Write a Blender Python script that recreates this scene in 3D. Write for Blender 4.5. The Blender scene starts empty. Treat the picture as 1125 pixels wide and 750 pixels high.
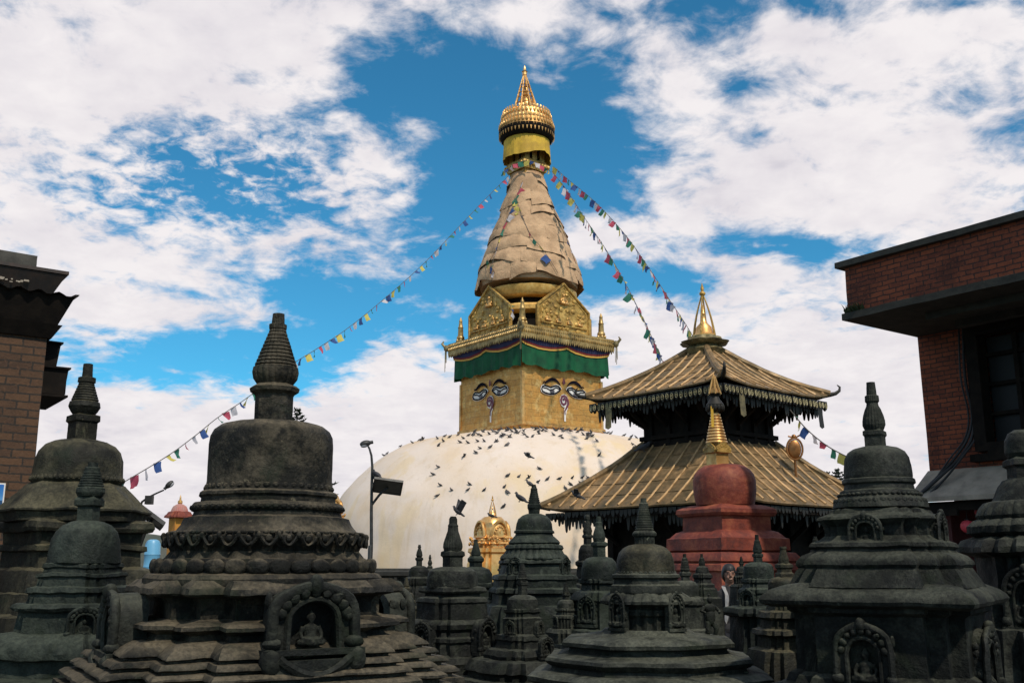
import bpy, bmesh, math, random
from mathutils import Vector, Matrix, noise
from mathutils.bvhtree import BVHTree
C = bpy.context.scene.collection
R = math.radians
PI = math.pi
rnd = random.Random(7)

# ------------------------------------------------------------------ camera
PITCH = 12.5
FPX, CX, CY, EYE = 1100.0, 562.5, 375.0, 1.6
cam_d = bpy.data.cameras.new('camera')
cam_d.sensor_width = 36.0
cam_d.lens = 36.0*FPX/1125.0
cam_d.clip_start, cam_d.clip_end = 0.05, 3000
cam = bpy.data.objects.new('camera', cam_d)
cam.location = (0, 0, EYE)
cam.rotation_euler = (R(90+PITCH), 0, 0)
C.objects.link(cam)
bpy.context.scene.camera = cam

# ------------------------------------------------------------------ sun, sky, exposure
SUN_EL, SUN_AZ = 50.0, 152.0            # azimuth clockwise from +Y (the view direction)
sun_dir = Vector((math.sin(R(SUN_AZ))*math.cos(R(SUN_EL)), math.cos(R(SUN_AZ))*math.cos(R(SUN_EL)), math.sin(R(SUN_EL))))
sd = bpy.data.lights.new('sun', 'SUN')
sd.energy, sd.angle, sd.color = 2.6, R(1.5), (1.0, 0.90, 0.77)
so = bpy.data.objects.new('sun', sd)
so.rotation_euler = (-sun_dir).to_track_quat('-Z', 'Y').to_euler()
C.objects.link(so)
vs = bpy.context.scene.view_settings
vs.view_transform, vs.look, vs.gamma, vs.exposure = 'Standard', 'None', 1.0, 0.35
vs.use_curve_mapping = False

class NT:
    """small helper to wire shader nodes"""
    def __init__(self, tree): self.t = tree; self.n = tree.nodes; self.l = tree.links
    def node(self, kind, **kw):
        nd = self.n.new(kind)
        for k, v in kw.items(): setattr(nd, k, v)
        return nd
    def set(self, sock, v):
        if hasattr(v, 'links') or isinstance(v, bpy.types.NodeSocket): self.l.new(v, sock)
        else: sock.default_value = v
    def m(self, op, a, b=None, c=None, clamp=False):
        nd = self.node('ShaderNodeMath', operation=op, use_clamp=clamp)
        for i, v in enumerate((a, b, c)):
            if v is not None: self.set(nd.inputs[i], v)
        return nd.outputs[0]
    def vm(self, op, a, b=None):
        nd = self.node('ShaderNodeVectorMath', operation=op)
        self.set(nd.inputs[0], a)
        if b is not None: self.set(nd.inputs[1], b)
        return nd.outputs['Value'] if op in ('DOT_PRODUCT', 'LENGTH') else nd.outputs['Vector']
    def noise(self, vec, scale, detail=5, rough=0.55, dist=0.0, lac=2.0):
        nd = self.node('ShaderNodeTexNoise')
        if vec is not None: self.l.new(vec, nd.inputs['Vector'])
        for k, v in (('Scale', scale), ('Detail', detail), ('Roughness', rough), ('Distortion', dist), ('Lacunarity', lac)): nd.inputs[k].default_value = v
        return nd.outputs['Fac']
    def ss(self, v, lo, hi, a=0.0, b=1.0):
        nd = self.node('ShaderNodeMapRange', interpolation_type='SMOOTHSTEP')
        self.set(nd.inputs[0], v)
        for i, q in enumerate((lo, hi, a, b)): self.set(nd.inputs[i+1], q)
        return nd.outputs[0]
    def mix(self, f, a, b, mode='MIX'):
        nd = self.node('ShaderNodeMix', data_type='RGBA', blend_type=mode)
        self.set(nd.inputs[0], f); self.set(nd.inputs[6], a); self.set(nd.inputs[7], b)
        return nd.outputs[2]
    def ramp(self, f, stops):
        nd = self.node('ShaderNodeValToRGB'); cr = nd.color_ramp
        while len(cr.elements) < len(stops): cr.elements.new(0.5)
        for e, (p, c) in zip(cr.elements, stops): e.position = p; e.color = (*c, 1)
        self.set(nd.inputs[0], f)
        return nd.outputs[0]

def col(r, g, b): return (r, g, b, 1.0)

# the sky: Nishita air with broken cloud decks laid out by direction
world = bpy.data.worlds.new('World'); bpy.context.scene.world = world
world.use_nodes = True
w = NT(world.node_tree); w.n.clear()
sky = w.node('ShaderNodeTexSky', sky_type='NISHITA')
sky.sun_disc = False
sky.sun_elevation, sky.sun_rotation = R(SUN_EL), R(SUN_AZ)
sky.altitude, sky.air_density, sky.dust_density, sky.ozone_density = 1400, 1.0, 0.3, 1.5
tc = w.node('ShaderNodeTexCoord').outputs['Generated']
Fv = Vector((0, math.cos(R(PITCH)), math.sin(R(PITCH)))); Uv = Vector((0, -math.sin(R(PITCH)), math.cos(R(PITCH))))
cf = w.vm('DOT_PRODUCT', tc, Fv); cs = w.m('MAXIMUM', cf, 0.08)
ax = w.m('DIVIDE', w.vm('DOT_PRODUCT', tc, Vector((1, 0, 0))), cs)
ay = w.m('DIVIDE', w.vm('DOT_PRODUCT', tc, Uv), cs)
sep = w.node('ShaderNodeSeparateXYZ'); w.l.new(tc, sep.inputs[0])
zz = w.m('ADD', w.m('MAXIMUM', sep.outputs[2], 0.0), 0.22)
cmb = w.node('ShaderNodeCombineXYZ')
w.l.new(w.m('DIVIDE', sep.outputs[0], zz), cmb.inputs[0]); w.l.new(w.m('DIVIDE', sep.outputs[1], zz), cmb.inputs[1])
deck = cmb.outputs[0]
# (x, y, sx, sy, amount): cloud banks (+) and openings (-), as directions seen from the courtyard
BLOBS = [
 (120, 70, 220, 95, .75), (290, 50, 110, 45, .45), (50, 250, 110, 110, .55), (190, 290, 130, 40, .45), (400, 215, 70, 45, .30), (440, 15, 60, 22, .35),
 (230, 190, 150, 50, -.42), (20, 142, 40, 12, -.3), (100, 215, 60, 20, -.15), (300, 20, 30, 20, -.2), (300, 225, 60, 20, -.2),
 (375, 55, 45, 28, -.45), (425, 85, 65, 35, -.45), (672, 160, 45, 60, -.45), (450, 95, 45, 45, -.55), (535, 130, 65, 90, -.85), (505, 280, 60, 90, -.60), (490, 200, 40, 50, -.55), (400, 150, 60, 15, -.2),
 (250, 402, 260, 34, -1.0), (420, 345, 120, 42, -.8), (330, 330, 90, 45, -.4), (185, 342, 110, 18, .85), (120, 372, 60, 10, .25),
 (630, 160, 75, 75, -.85), (640, 60, 60, 40, -.45), (640, 215, 50, 25, -.45), (720, 165, 40, 30, -.25),
 (745, 75, 45, 40, .60), (870, 40, 60, 30, .4), (1010, 60, 130, 40, .55), (555, 18, 60, 20, .45), (665, 30, 45, 26, .35), (672, 112, 26, 10, .6), (605, 92, 30, 16, .35), (545, 100, 18, 8, .35), (540, 128, 14, 6, .3),
 (812, 95, 42, 22, -.65), (935, 45, 24, 28, -.65), (975, 70, 40, 10, -.5), (1060, 4, 60, 8, -.7), (905, 8, 40, 12, -.3), (760, 130, 30, 12, -.3),
 (900, 190, 260, 78, .95), (650, 260, 60, 22, .55),
 (700, 308, 80, 20, -1.0), (850, 264, 75, 17, -.85), (900, 274, 40, 14, -.4), (915, 225, 20, 10, -.2),
 (800, 420, 330, 92, 1.0), (850, 290, 18, 16, .5), (525, 262, 45, 12, .45),
 (432, 412, 50, 34, .9), (455, 375, 36, 16, .55), (500, 338, 22, 9, .6), (410, 380, 20, 8, .4),
 (100, 520, 220, 82, .95), (300, 520, 260, 78, .95), (560, 560, 700, 90, .9), (130, 435, 70, 12, .4), (500, 430, 60, 40, .35)]
tot = None
for (x, y, sx, sy, amp) in BLOBS:
    dx = w.m('MULTIPLY', w.m('SUBTRACT', ax, (x-CX)/FPX), FPX/sx)
    dy = w.m('MULTIPLY', w.m('SUBTRACT', ay, (CY-y)/FPX), FPX/sy)
    g = w.m('EXPONENT', w.m('MULTIPLY', w.m('ADD', w.m('MULTIPLY', dx, dx), w.m('MULTIPLY', dy, dy)), -1.0))
    tot = w.m('MULTIPLY_ADD', g, amp, tot if tot is not None else 0.0)
tot = w.m('MULTIPLY', tot, w.ss(cf, 0.25, 0.6))                       # only ahead; elsewhere an even broken deck
big = w.noise(deck, 2.6, 3, 0.5, 0.4)
fine = w.noise(deck, 6.5, 9, 0.62, 0.55)
rip = w.noise(deck, 17.0, 6, 0.6, 0.3)
rx = w.m('MULTIPLY', w.m('SUBTRACT', ax, (230-CX)/FPX), FPX/210); ry = w.m('MULTIPLY', w.m('SUBTRACT', ay, (CY-195)/FPX), FPX/75)
rg = w.m('MULTIPLY', w.m('EXPONENT', w.m('MULTIPLY', w.m('ADD', w.m('MULTIPLY', rx, rx), w.m('MULTIPLY', ry, ry)), -1.0)), w.ss(cf, 0.25, 0.6))
rip2 = w.noise(deck, 24.0, 5, 0.6, 0.5)
tot = w.m('ADD', tot, w.m('MULTIPLY', w.m('SUBTRACT', rip2, 0.5), w.m('MULTIPLY', rg, 3.6)))
nz = w.m('ADD', w.m('MULTIPLY', w.m('SUBTRACT', big, 0.5), 1.1), w.m('ADD', w.m('MULTIPLY', w.m('SUBTRACT', fine, 0.5), 2.6), w.m('MULTIPLY', w.m('SUBTRACT', rip, 0.5), 1.7)))
dens = w.m('ADD', w.m('ADD', tot, nz), 0.05)
alpha = w.ss(dens, -0.42, 0.62)
# cloud body tone: thick parts a little greyer, broken by soft noise
shade = w.m('ADD', w.m('MULTIPLY', w.noise(deck, 4.0, 5, 0.55, 0.2), 0.9), w.m('MULTIPLY', rip, 0.35))
ccol = w.ramp(shade, [(0.30, (0.64, 0.62, 0.70)), (0.50, (0.86, 0.82, 0.86)), (0.72, (1.0, 0.955, 0.965))])
CLOUD = 7.9
ccol = w.mix(1.0, ccol, col(CLOUD, CLOUD, CLOUD), 'MULTIPLY')
air = w.mix(1.0, sky.outputs[0], col(0.30, 1.02, 1.16), 'MULTIPLY')
bg = w.node('ShaderNodeBackground'); bg.inputs['Strength'].default_value = 0.09
w.l.new(w.mix(alpha, air, ccol), bg.inputs['Color'])
w.l.new(bg.outputs[0], w.node('ShaderNodeOutputWorld').inputs[0])

# ------------------------------------------------------------------ pixels to metres
TP = math.tan
def zat(y, Y):                                   # height of what is seen at picture row y, Y metres ahead
    return EYE + Y*math.tan(R(PITCH)+math.atan((CY-y)/FPX))
def depth(Y, z): return Y*math.cos(R(PITCH)) + (z-EYE)*math.sin(R(PITCH))
def at(x, y, Y):
    z = zat(y, Y); return Vector(((x-CX)/FPX*depth(Y, z), Y, z))
def px(n, y, Y): return n/FPX*depth(Y, zat(y, Y))  # n picture units in metres at that place
def ray(x, y):
    return (Fv + Vector((1, 0, 0))*((x-CX)/FPX) + Uv*((CY-y)/FPX)).normalized()

# ------------------------------------------------------------------ mesh builder
class MB:
    def __init__(self): self.v = []; self.f = []
    def add(self, vs, fs, M=None):
        o = len(self.v)
        self.v += [tuple(M @ Vector(p)) if M else tuple(p) for p in vs]
        self.f += [tuple(i+o for i in f) for f in fs]
    def box(self, c, s, M=None, rz=0.0):
        x, y, z = (q/2 for q in s)
        L = Matrix.Translation(c) @ Matrix.Rotation(rz, 4, 'Z')
        if M: L = M @ L
        self.add([(-x,-y,-z),(x,-y,-z),(x,y,-z),(-x,y,-z),(-x,-y,z),(x,-y,z),(x,y,z),(-x,y,z)],
                 [(3,2,1,0),(4,5,6,7),(0,1,5,4),(1,2,6,5),(2,3,7,6),(3,0,4,7)], L)
    def grid(self, P, nu, nv, M=None, closed_u=False):
        """P(i, j) -> point"""
        vs = [P(i, j) for j in range(nv+1) for i in range(nu if closed_u else nu+1)]
        n = nu if closed_u else nu+1
        fs = []
        for j in range(nv):
            for i in range(nu):
                i2 = (i+1) % n
                fs.append((j*n+i, j*n+i2, (j+1)*n+i2, (j+1)*n+i))
        self.add(vs, fs, M)
    def sweep(self, sec, prof, M=None, cap=True):
        """sec: closed list of unit (x, y), prof: [(z, r)]"""
        n = len(sec); vs = []; fs = []
        for z, r in prof: vs += [(x*r, y*r, z) for x, y in sec]
        for j in range(len(prof)-1):
            for i in range(n):
                i2 = (i+1) % n
                fs.append((j*n+i, j*n+i2, (j+1)*n+i2, (j+1)*n+i))
        if cap:
            fs.append(tuple(range(n-1, -1, -1)))
            k = (len(prof)-1)*n
            fs.append(tuple(k+i for i in range(n)))
        self.add(vs, fs, M)
    def tube(self, pts, r, n=8, M=None, cap=True):
        pts = [Vector(p) for p in pts]
        rr = r if isinstance(r, (list, tuple)) else [r]*len(pts)
        vs = []; fs = []
        up = Vector((0, 0, 1)); side = None
        for k, p in enumerate(pts):
            t = (pts[min(k+1, len(pts)-1)]-pts[max(k-1, 0)]).normalized()
            if side is None:
                side = t.cross(up if abs(t.z) < 0.95 else Vector((0, 1, 0))).normalized()
            side = (side - t*side.dot(t)).normalized(); b = t.cross(side)
            for i in range(n):
                a = 2*PI*i/n
                vs.append(p+(side*math.cos(a)+b*math.sin(a))*rr[k])
        for j in range(len(pts)-1):
            for i in range(n):
                i2 = (i+1) % n
                fs.append((j*n+i, j*n+i2, (j+1)*n+i2, (j+1)*n+i))
        if cap:
            fs.append(tuple(range(n-1, -1, -1))); k = (len(pts)-1)*n
            fs.append(tuple(k+i for i in range(n)))
        self.add(vs, fs, M)
    def ball(self, c, s, M=None, nu=12, nv=8, rot=None):
        L = Matrix.Translation(c)
        if rot is not None: L = L @ rot
        if M: L = M @ L
        vs = [(0, 0, -s[2])]
        for j in range(1, nv):
            a = -PI/2+PI*j/nv
            vs += [(s[0]*math.cos(a)*math.cos(2*PI*i/nu), s[1]*math.cos(a)*math.sin(2*PI*i/nu), s[2]*math.sin(a)) for i in range(nu)]
        vs.append((0, 0, s[2]))
        fs = [(0, 1+(i+1) % nu, 1+i) for i in range(nu)]
        for j in range(nv-2):
            for i in range(nu):
                a = 1+j*nu; fs.append((a+i, a+(i+1) % nu, a+nu+(i+1) % nu, a+nu+i))
        k = len(vs)-1; a = 1+(nv-2)*nu
        fs += [(a+i, a+(i+1) % nu, k) for i in range(nu)]
        self.add(vs, fs, L)
    def prism(self, pts, axis_vec, M=None):
        """pts: planar outline in 3D (counter-clockwise seen from the far end of axis_vec), extruded"""
        n = len(pts); ex = Vector(axis_vec)
        vs = [Vector(p) for p in pts]; vs += [p+ex for p in vs]
        fs = [tuple(range(n-1, -1, -1)), tuple(range(n, 2*n))]
        fs += [(i, (i+1) % n, n+(i+1) % n, n+i) for i in range(n)]
        self.add(vs, fs, M)
    def rough(self, amp, freq=6.0, seed=0.0):
        off = Vector((seed*13.7, seed*7.1, seed*3.3))
        out = []
        for p in self.v:
            q = Vector(p)
            d = noise.noise_vector((q+off)*freq)*0.65 + noise.noise_vector((q+off)*freq*3.1)*0.35
            out.append(tuple(q+d*amp))
        self.v = out
    def build(self, name, m, parent=None, smooth=38, recalc=True):
        me = bpy.data.meshes.new(name)
        me.from_pydata(self.v, [], self.f); me.validate()
        if recalc:
            bm = bmesh.new(); bm.from_mesh(me)
            bmesh.ops.recalc_face_normals(bm, faces=bm.faces)
            bm.to_mesh(me); bm.free()
        if smooth:
            for p in me.polygons: p.use_smooth = True
            if smooth < 180: me.set_sharp_from_angle(angle=R(smooth))
        if m is not None: me.materials.append(m)
        o = bpy.data.objects.new(name, me); C.objects.link(o)
        if parent is not None: o.parent = parent
        return o

def resample(poly, per):
    out = []; n = len(poly)
    tot = sum(math.dist(poly[i], poly[(i+1) % n]) for i in range(n)); step = tot/per
    for i in range(n):
        a, b = poly[i], poly[(i+1) % n]
        k = max(1, int(round(math.dist(a, b)/step)))
        for j in range(k):
            t = j/k; out.append((a[0]+(b[0]-a[0])*t, a[1]+(b[1]-a[1])*t))
    return out
def sec_circle(n=48): return [(math.cos(2*PI*i/n), math.sin(2*PI*i/n)) for i in range(n)]
def sec_square(per=64): return resample([(-1,-1),(1,-1),(1,1),(-1,1)], per)
def sec_redent(a=.62, b=.82, per=120):
    q = [(1, -a), (1, a), (b, a), (b, b), (a, b), (a, 1)]
    h = [(1, a), (b, a), (b, b), (a, b), (a, 1)]
    poly = []
    for k in range(4):
        c, s = math.cos(k*PI/2), math.sin(k*PI/2)
        poly += [(c*x-s*y, s*x+c*y) for x, y in h]
    return resample(poly, per)
def sec_ngon(n, per=64, ph=0.5):
    return resample([(math.cos(2*PI*(i+ph)/n), math.sin(2*PI*(i+ph)/n)) for i in range(n)], per)
def sec_lotus(k=20, amp=.06, n=160):
    return [((1+amp*abs(math.sin(k*PI*i/n)))*math.cos(2*PI*i/n), (1+amp*abs(math.sin(k*PI*i/n)))*math.sin(2*PI*i/n)) for i in range(n)]
SECS = {'c': sec_circle(48), 's': sec_square(), 'r': sec_redent(), 'o': sec_ngon(8), 'l': sec_lotus(), 'C': sec_circle(72), 'L': sec_lotus(28, .05, 224), 'R': sec_redent(.55, .8, 240)}
def fine_prof(rows, step):
    out = [rows[0]]
    for (z0, r0), (z1, r1) in zip(rows, rows[1:]):
        k = max(1, min(12, int(math.hypot(z1-z0, r1-r0)/step)))
        for j in range(1, k+1): out.append((z0+(z1-z0)*j/k, r0+(r1-r0)*j/k))
    return out

def empty(name, loc, rz=0.0):
    o = bpy.data.objects.new(name, None); o.location = loc; o.rotation_euler = (0, 0, rz); o.empty_display_size = 0.1
    C.objects.link(o); return o
def tag(o, label=None, cat=None, group=None, kind=None):
    for k, v in (('label', label), ('category', cat), ('group', group), ('kind', kind)):
        if v: o[k] = v
    return o

# ------------------------------------------------------------------ materials
def mat(name, base, rough=0.7, metal=0.0, bump=None, var=None, spec=0.5):
    """base: colour or callable(nt, coord) -> colour socket; bump: (scale, strength, distance)"""
    m = bpy.data.materials.new(name); m.use_nodes = True
    t = NT(m.node_tree); t.n.clear()
    b = t.node('ShaderNodeBsdfPrincipled'); t.l.new(b.outputs[0], t.node('ShaderNodeOutputMaterial').inputs[0])
    co = t.node('ShaderNodeTexCoord').outputs['Object']
    t.set(b.inputs['Base Color'], base(t, co) if callable(base) else col(*base))
    b.inputs['Roughness'].default_value = rough; b.inputs['Metallic'].default_value = metal
    b.inputs['Specular IOR Level'].default_value = spec
    if var:
        lo, hi, sc = var
        t.set(b.inputs['Roughness'], t.ss(t.noise(co, sc, 4), 0.3, 0.7, lo, hi))
    if bump:
        bs = bump if isinstance(bump, list) else [bump]
        prev = None
        for sc, st, di in bs:
            bn = t.node('ShaderNodeBump'); bn.inputs['Strength'].default_value = st; bn.inputs['Distance'].default_value = di
            t.l.new(t.noise(co, sc, 6, 0.6), bn.inputs['Height'])
            if prev is not None: t.l.new(prev, bn.inputs['Normal'])
            prev = bn.outputs[0]
        t.l.new(prev, b.inputs['Normal'])
    return m

def stone_mat(name, dark, mid, pale, sc=1.0, pale_amt=0.5, moss=(0.012, 0.018, 0.009)):
    def base(t, co):
        info = t.node('ShaderNodeObjectInfo')
        off = t.vm('ADD', co, t.vm('MULTIPLY', info.outputs['Location'], Vector((1.7, 2.3, 0))))
        big = t.noise(off, 2.2*sc, 5, 0.6, 0.3); med = t.noise(off, 9*sc, 6, 0.65, 0.5); fn = t.noise(off, 55*sc, 4, 0.7)
        v = t.m('ADD', t.m('MULTIPLY', big, 0.5), t.m('ADD', t.m('MULTIPLY', med, 0.4), t.m('MULTIPLY', fn, 0.22)))
        c = t.ramp(v, [(0.38, dark), (0.54, mid), (0.72, pale)])
        mo = t.ss(t.noise(off, 4.3*sc, 5, 0.65, 0.6), 0.53, 0.68)
        c = t.mix(t.m('MULTIPLY', mo, 0.6), c, col(*moss))
        li = t.ss(t.noise(off, 26*sc, 5, 0.7, 0.4), 0.63, 0.70)
        li = t.m('MULTIPLY', li, t.ss(t.noise(off, 3.1*sc, 3), 0.45, 0.6))
        c = t.mix(t.m('MULTIPLY', li, pale_amt), c, col(pale[0]*2.0, pale[1]*2.05, pale[2]*1.9))
        mp = t.node('ShaderNodeMapping'); mp.inputs['Scale'].default_value = (9*sc, 9*sc, 1.6*sc); t.l.new(off, mp.inputs[0])
        sk = t.m('MULTIPLY', t.ss(t.noise(mp.outputs[0], 1.0, 5, 0.7, 0.5), 0.60, 0.72), t.ss(t.noise(off, 2.3*sc, 3), 0.42, 0.62))
        c = t.mix(t.m('MULTIPLY', sk, 0.55), c, col(pale[0]*1.5, pale[1]*1.5, pale[2]*1.5))
        # paler tone mixed onto all upward-facing surfaces, broken up by noise
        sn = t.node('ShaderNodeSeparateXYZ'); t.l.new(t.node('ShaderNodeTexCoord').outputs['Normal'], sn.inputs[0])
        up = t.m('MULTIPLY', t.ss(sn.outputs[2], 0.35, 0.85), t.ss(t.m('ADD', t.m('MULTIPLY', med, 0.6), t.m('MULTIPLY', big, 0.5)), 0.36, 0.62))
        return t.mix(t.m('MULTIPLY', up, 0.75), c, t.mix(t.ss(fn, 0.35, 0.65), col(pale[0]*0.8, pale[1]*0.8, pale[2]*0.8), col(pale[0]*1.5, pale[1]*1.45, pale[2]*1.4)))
    return mat(name, base, 0.72, bump=[(7*sc, 0.35, 0.035), (30*sc, 0.6, 0.016), (95*sc, 0.6, 0.006)], var=(0.55, 0.9, 5*sc), spec=0.22)
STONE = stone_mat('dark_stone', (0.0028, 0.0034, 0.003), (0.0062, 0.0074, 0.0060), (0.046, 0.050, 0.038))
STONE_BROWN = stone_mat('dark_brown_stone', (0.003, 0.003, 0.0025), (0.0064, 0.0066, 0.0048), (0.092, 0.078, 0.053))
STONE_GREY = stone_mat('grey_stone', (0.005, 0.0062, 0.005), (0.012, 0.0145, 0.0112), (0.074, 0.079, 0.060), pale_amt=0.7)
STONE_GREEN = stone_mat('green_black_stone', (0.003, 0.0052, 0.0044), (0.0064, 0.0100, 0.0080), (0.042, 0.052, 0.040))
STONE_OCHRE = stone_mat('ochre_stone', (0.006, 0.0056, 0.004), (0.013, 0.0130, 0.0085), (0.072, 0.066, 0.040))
RECESS = mat('soot_black_stone', (0.006, 0.006, 0.006), 0.9)

def plaster(t, co):
    mp = t.node('ShaderNodeMapping'); mp.inputs['Scale'].default_value = (1.2, 1.2, 0.12); t.l.new(co, mp.inputs[0])
    st = t.noise(mp.outputs[0], 1.6, 6, 0.65, 0.3); st2 = t.noise(mp.outputs[0], 5.0, 5, 0.7)
    bl = t.noise(co, 0.35, 4, 0.55)
    c = t.ramp(bl, [(0.35, (0.69, 0.59, 0.505)), (0.55, (0.67, 0.55, 0.435)), (0.7, (0.64, 0.48, 0.31))])
    m3 = t.node('ShaderNodeMapping'); m3.inputs['Scale'].default_value = (.5, .5, .09); m3.inputs['Location'].default_value = (3.1, 1.7, .4); t.l.new(co, m3.inputs[0])
    c = t.mix(t.m('MULTIPLY', t.ss(t.noise(m3.outputs[0], 1.5, 4, 0.6, 0.6), 0.54, 0.66), 0.5), c, col(0.66, 0.50, 0.27))
    c = t.mix(t.m('MULTIPLY', t.ss(st, 0.50, 0.72), 0.65), c, col(0.60, 0.47, 0.33))
    c = t.mix(t.m('MULTIPLY', t.ss(st2, 0.57, 0.72), 0.40), c, col(0.44, 0.37, 0.29))
    return c
PLASTER = mat('whitewashed_plaster', plaster, 0.9, bump=[(1.5, 0.3, 0.06), (9, 0.25, 0.02)])

def gold_base(c1, c2, c3):
    def f(t, co):
        v = t.m('ADD', t.m('MULTIPLY', t.noise(co, 1.3, 5, 0.6), 0.55), t.m('MULTIPLY', t.noise(co, 7.0, 5, 0.65), 0.5))
        return t.ramp(v, [(0.38, c1), (0.54, c2), (0.7, c3)])
    return f
GOLD = mat('gilded_copper', gold_base((0.30, 0.15, 0.045), (0.60, 0.34, 0.11), (0.80, 0.52, 0.22)), 0.42, 0.6, bump=[(9, 0.35, 0.03)], var=(0.3, 0.6, 3))
GOLD_BRIGHT = mat('polished_gilding', gold_base((0.55, 0.28, 0.08), (0.80, 0.46, 0.16), (0.92, 0.64, 0.30)), 0.34, 0.75, bump=[(25, 0.3, 0.01)])
RING_GOLD = mat('burnished_ring_gold', gold_base((0.50, 0.27, 0.06), (0.82, 0.50, 0.14), (0.95, 0.68, 0.26)), 0.5, 0.25, bump=[(9, .3, .02)])
GOLD_DULL = mat('tarnished_gilding', gold_base((0.14, 0.080, 0.018), (0.44, 0.265, 0.062), (0.76, 0.50, 0.15)), 0.46, 0.35, bump=[(12, 0.6, 0.04), (40, 0.4, 0.01)], var=(0.35, 0.65, 5))
FRINGE_GOLD = mat('fringe_gilding', gold_base((0.12, 0.08, 0.03), (0.40, 0.26, 0.09), (0.62, 0.45, 0.2)), 0.45, 0.5)
def gold_sheet(t, co):
    # hammered gilt sheets nailed in courses: object-space X runs along a face after the cube's own turn
    br = t.node('ShaderNodeTexBrick'); br.offset = 0.5
    sx = t.node('ShaderNodeSeparateXYZ'); t.l.new(co, sx.inputs[0])
    cm = t.node('ShaderNodeCombineXYZ')
    t.l.new(t.m('ADD', sx.outputs[0], sx.outputs[1]), cm.inputs[0]); t.l.new(sx.outputs[2], cm.inputs[1])
    wn = t.node('ShaderNodeTexNoise'); wn.inputs['Scale'].default_value = 1.6; wn.inputs['Detail'].default_value = 4; t.l.new(co, wn.inputs['Vector'])
    t.l.new(t.vm('ADD', cm.outputs[0], t.vm('MULTIPLY', t.vm('SUBTRACT', wn.outputs['Color'], Vector((.5, .5, .5))), Vector((.25, .16, 0)))), br.inputs['Vector'])
    br.inputs['Scale'].default_value = 1.0; br.inputs['Mortar Size'].default_value = 0.018; br.inputs['Mortar Smooth'].default_value = 0.6
    br.inputs['Brick Width'].default_value = 0.82; br.inputs['Row Height'].default_value = 0.29
    br.inputs['Color1'].default_value = col(0.62, 0.325, 0.08); br.inputs['Color2'].default_value = col(0.50, 0.25, 0.06); br.inputs['Mortar'].default_value = col(0.36, 0.19, 0.05)
    n = t.noise(co, 2.2, 5, 0.6)
    c = t.mix(t.m('MULTIPLY', t.ss(n, 0.5, 0.72), 0.6), br.outputs[0], col(0.84, 0.58, 0.22))
    return t.mix(t.m('MULTIPLY', t.ss(t.noise(co, 3.7, 5, 0.7), 0.55, 0.7), 0.5), c, col(0.27, 0.15, 0.045))
GOLD_SHEET = mat('hammered_gilt_sheets', gold_sheet, 0.46, 0.55, bump=[(3.0, 0.5, 0.12), (14, 0.35, 0.03)], var=(0.34, 0.62, 3))

def clothc(a, b, sc=4.0):
    return lambda t, co: t.mix(t.ss(t.noise(co, sc, 5, 0.6), 0.35, 0.68), col(*a), col(*b))
WRAP = mat('sun_bleached_cloth', clothc((0.55, 0.365, 0.215), (0.37, 0.24, 0.14), 1.3), 0.9, bump=[(1.8, 0.6, 0.16), (6, .5, .05), (20, 0.3, 0.02)], spec=0.2)
GREEN_CLOTH = mat('green_cloth', clothc((0.002, 0.085, 0.030), (0.002, 0.050, 0.020), 2.0), 0.7, bump=(5, 0.3, 0.02), spec=0.3)
NAVY_CLOTH = mat('navy_cloth', (0.012, 0.012, 0.055), 0.8)
RED_CLOTH = mat('maroon_cloth', (0.16, 0.012, 0.012), 0.8)
YELLOW_CLOTH = mat('mustard_cloth', clothc((0.66, 0.42, 0.035), (0.46, 0.28, 0.03), 2.0), 0.75, bump=(6, 0.4, 0.03))
ORANGE_TRIM = mat('ochre_trim', (0.58, 0.33, 0.06), 0.75)
WOOD_DARK = mat('smoke_dark_timber', clothc((0.006, 0.0045, 0.0035), (0.014, 0.010, 0.007), 7), 0.85, bump=(20, 0.4, 0.01), spec=0.15)
SOOT = mat('black_iron', (0.012, 0.012, 0.013), 0.55, 0.3)
PAINT_BLACK = mat('black_eye_paint', (0.006, 0.005, 0.010), 0.9, spec=0.1)
PAINT_WHITE = mat('white_eye_paint', (0.68, 0.66, 0.62), 0.6)
PAINT_GREY = mat('grey_eye_paint', (0.10, 0.09, 0.10), 0.6)
PAINT_RED = mat('plum_eye_paint', (0.12, 0.025, 0.05), 0.6)
RED_PAINT = mat('red_ochre_paint', lambda t, co: t.ramp(t.m('ADD', t.m('MULTIPLY', t.noise(co, 2.4, 5, 0.6, 0.4), 0.6), t.m('MULTIPLY', t.noise(co, 13, 5, 0.65), 0.4)),
    [(0.34, (0.055, 0.010, 0.007)), (0.5, (0.175, 0.030, 0.014)), (0.66, (0.29, 0.085, 0.036))]), 0.7, bump=[(5, .5, .04), (22, 0.5, 0.012)])
def roof_copper(t, co):
    v = t.m('ADD', t.m('MULTIPLY', t.noise(co, 1.1, 5, 0.6, 0.5), 0.6), t.m('MULTIPLY', t.noise(co, 8.0, 5, 0.65), 0.4))
    c = t.ramp(v, [(0.37, (0.075, 0.058, 0.026)), (0.52, (0.21, 0.135, 0.060)), (0.68, (0.46, 0.285, 0.13))])
    return t.mix(t.m('MULTIPLY', t.ss(t.noise(co, 2.7, 4, 0.6, 0.5), 0.54, 0.7), 0.5), c, col(0.085, 0.082, 0.045))
ROOF = mat('weathered_gilt_roof', roof_copper, 0.45, 0.4, bump=[(3, 0.4, 0.05), (14, 0.35, 0.015)], var=(0.45, 0.75, 4))
ROOF_RIB = mat('gilt_roof_seam', gold_base((0.22, 0.13, 0.05), (0.50, 0.32, 0.15), (0.72, 0.48, 0.25)), 0.6, 0.3, bump=[(12, .4, .01)], var=(0.5, 0.8, 5))
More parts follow.
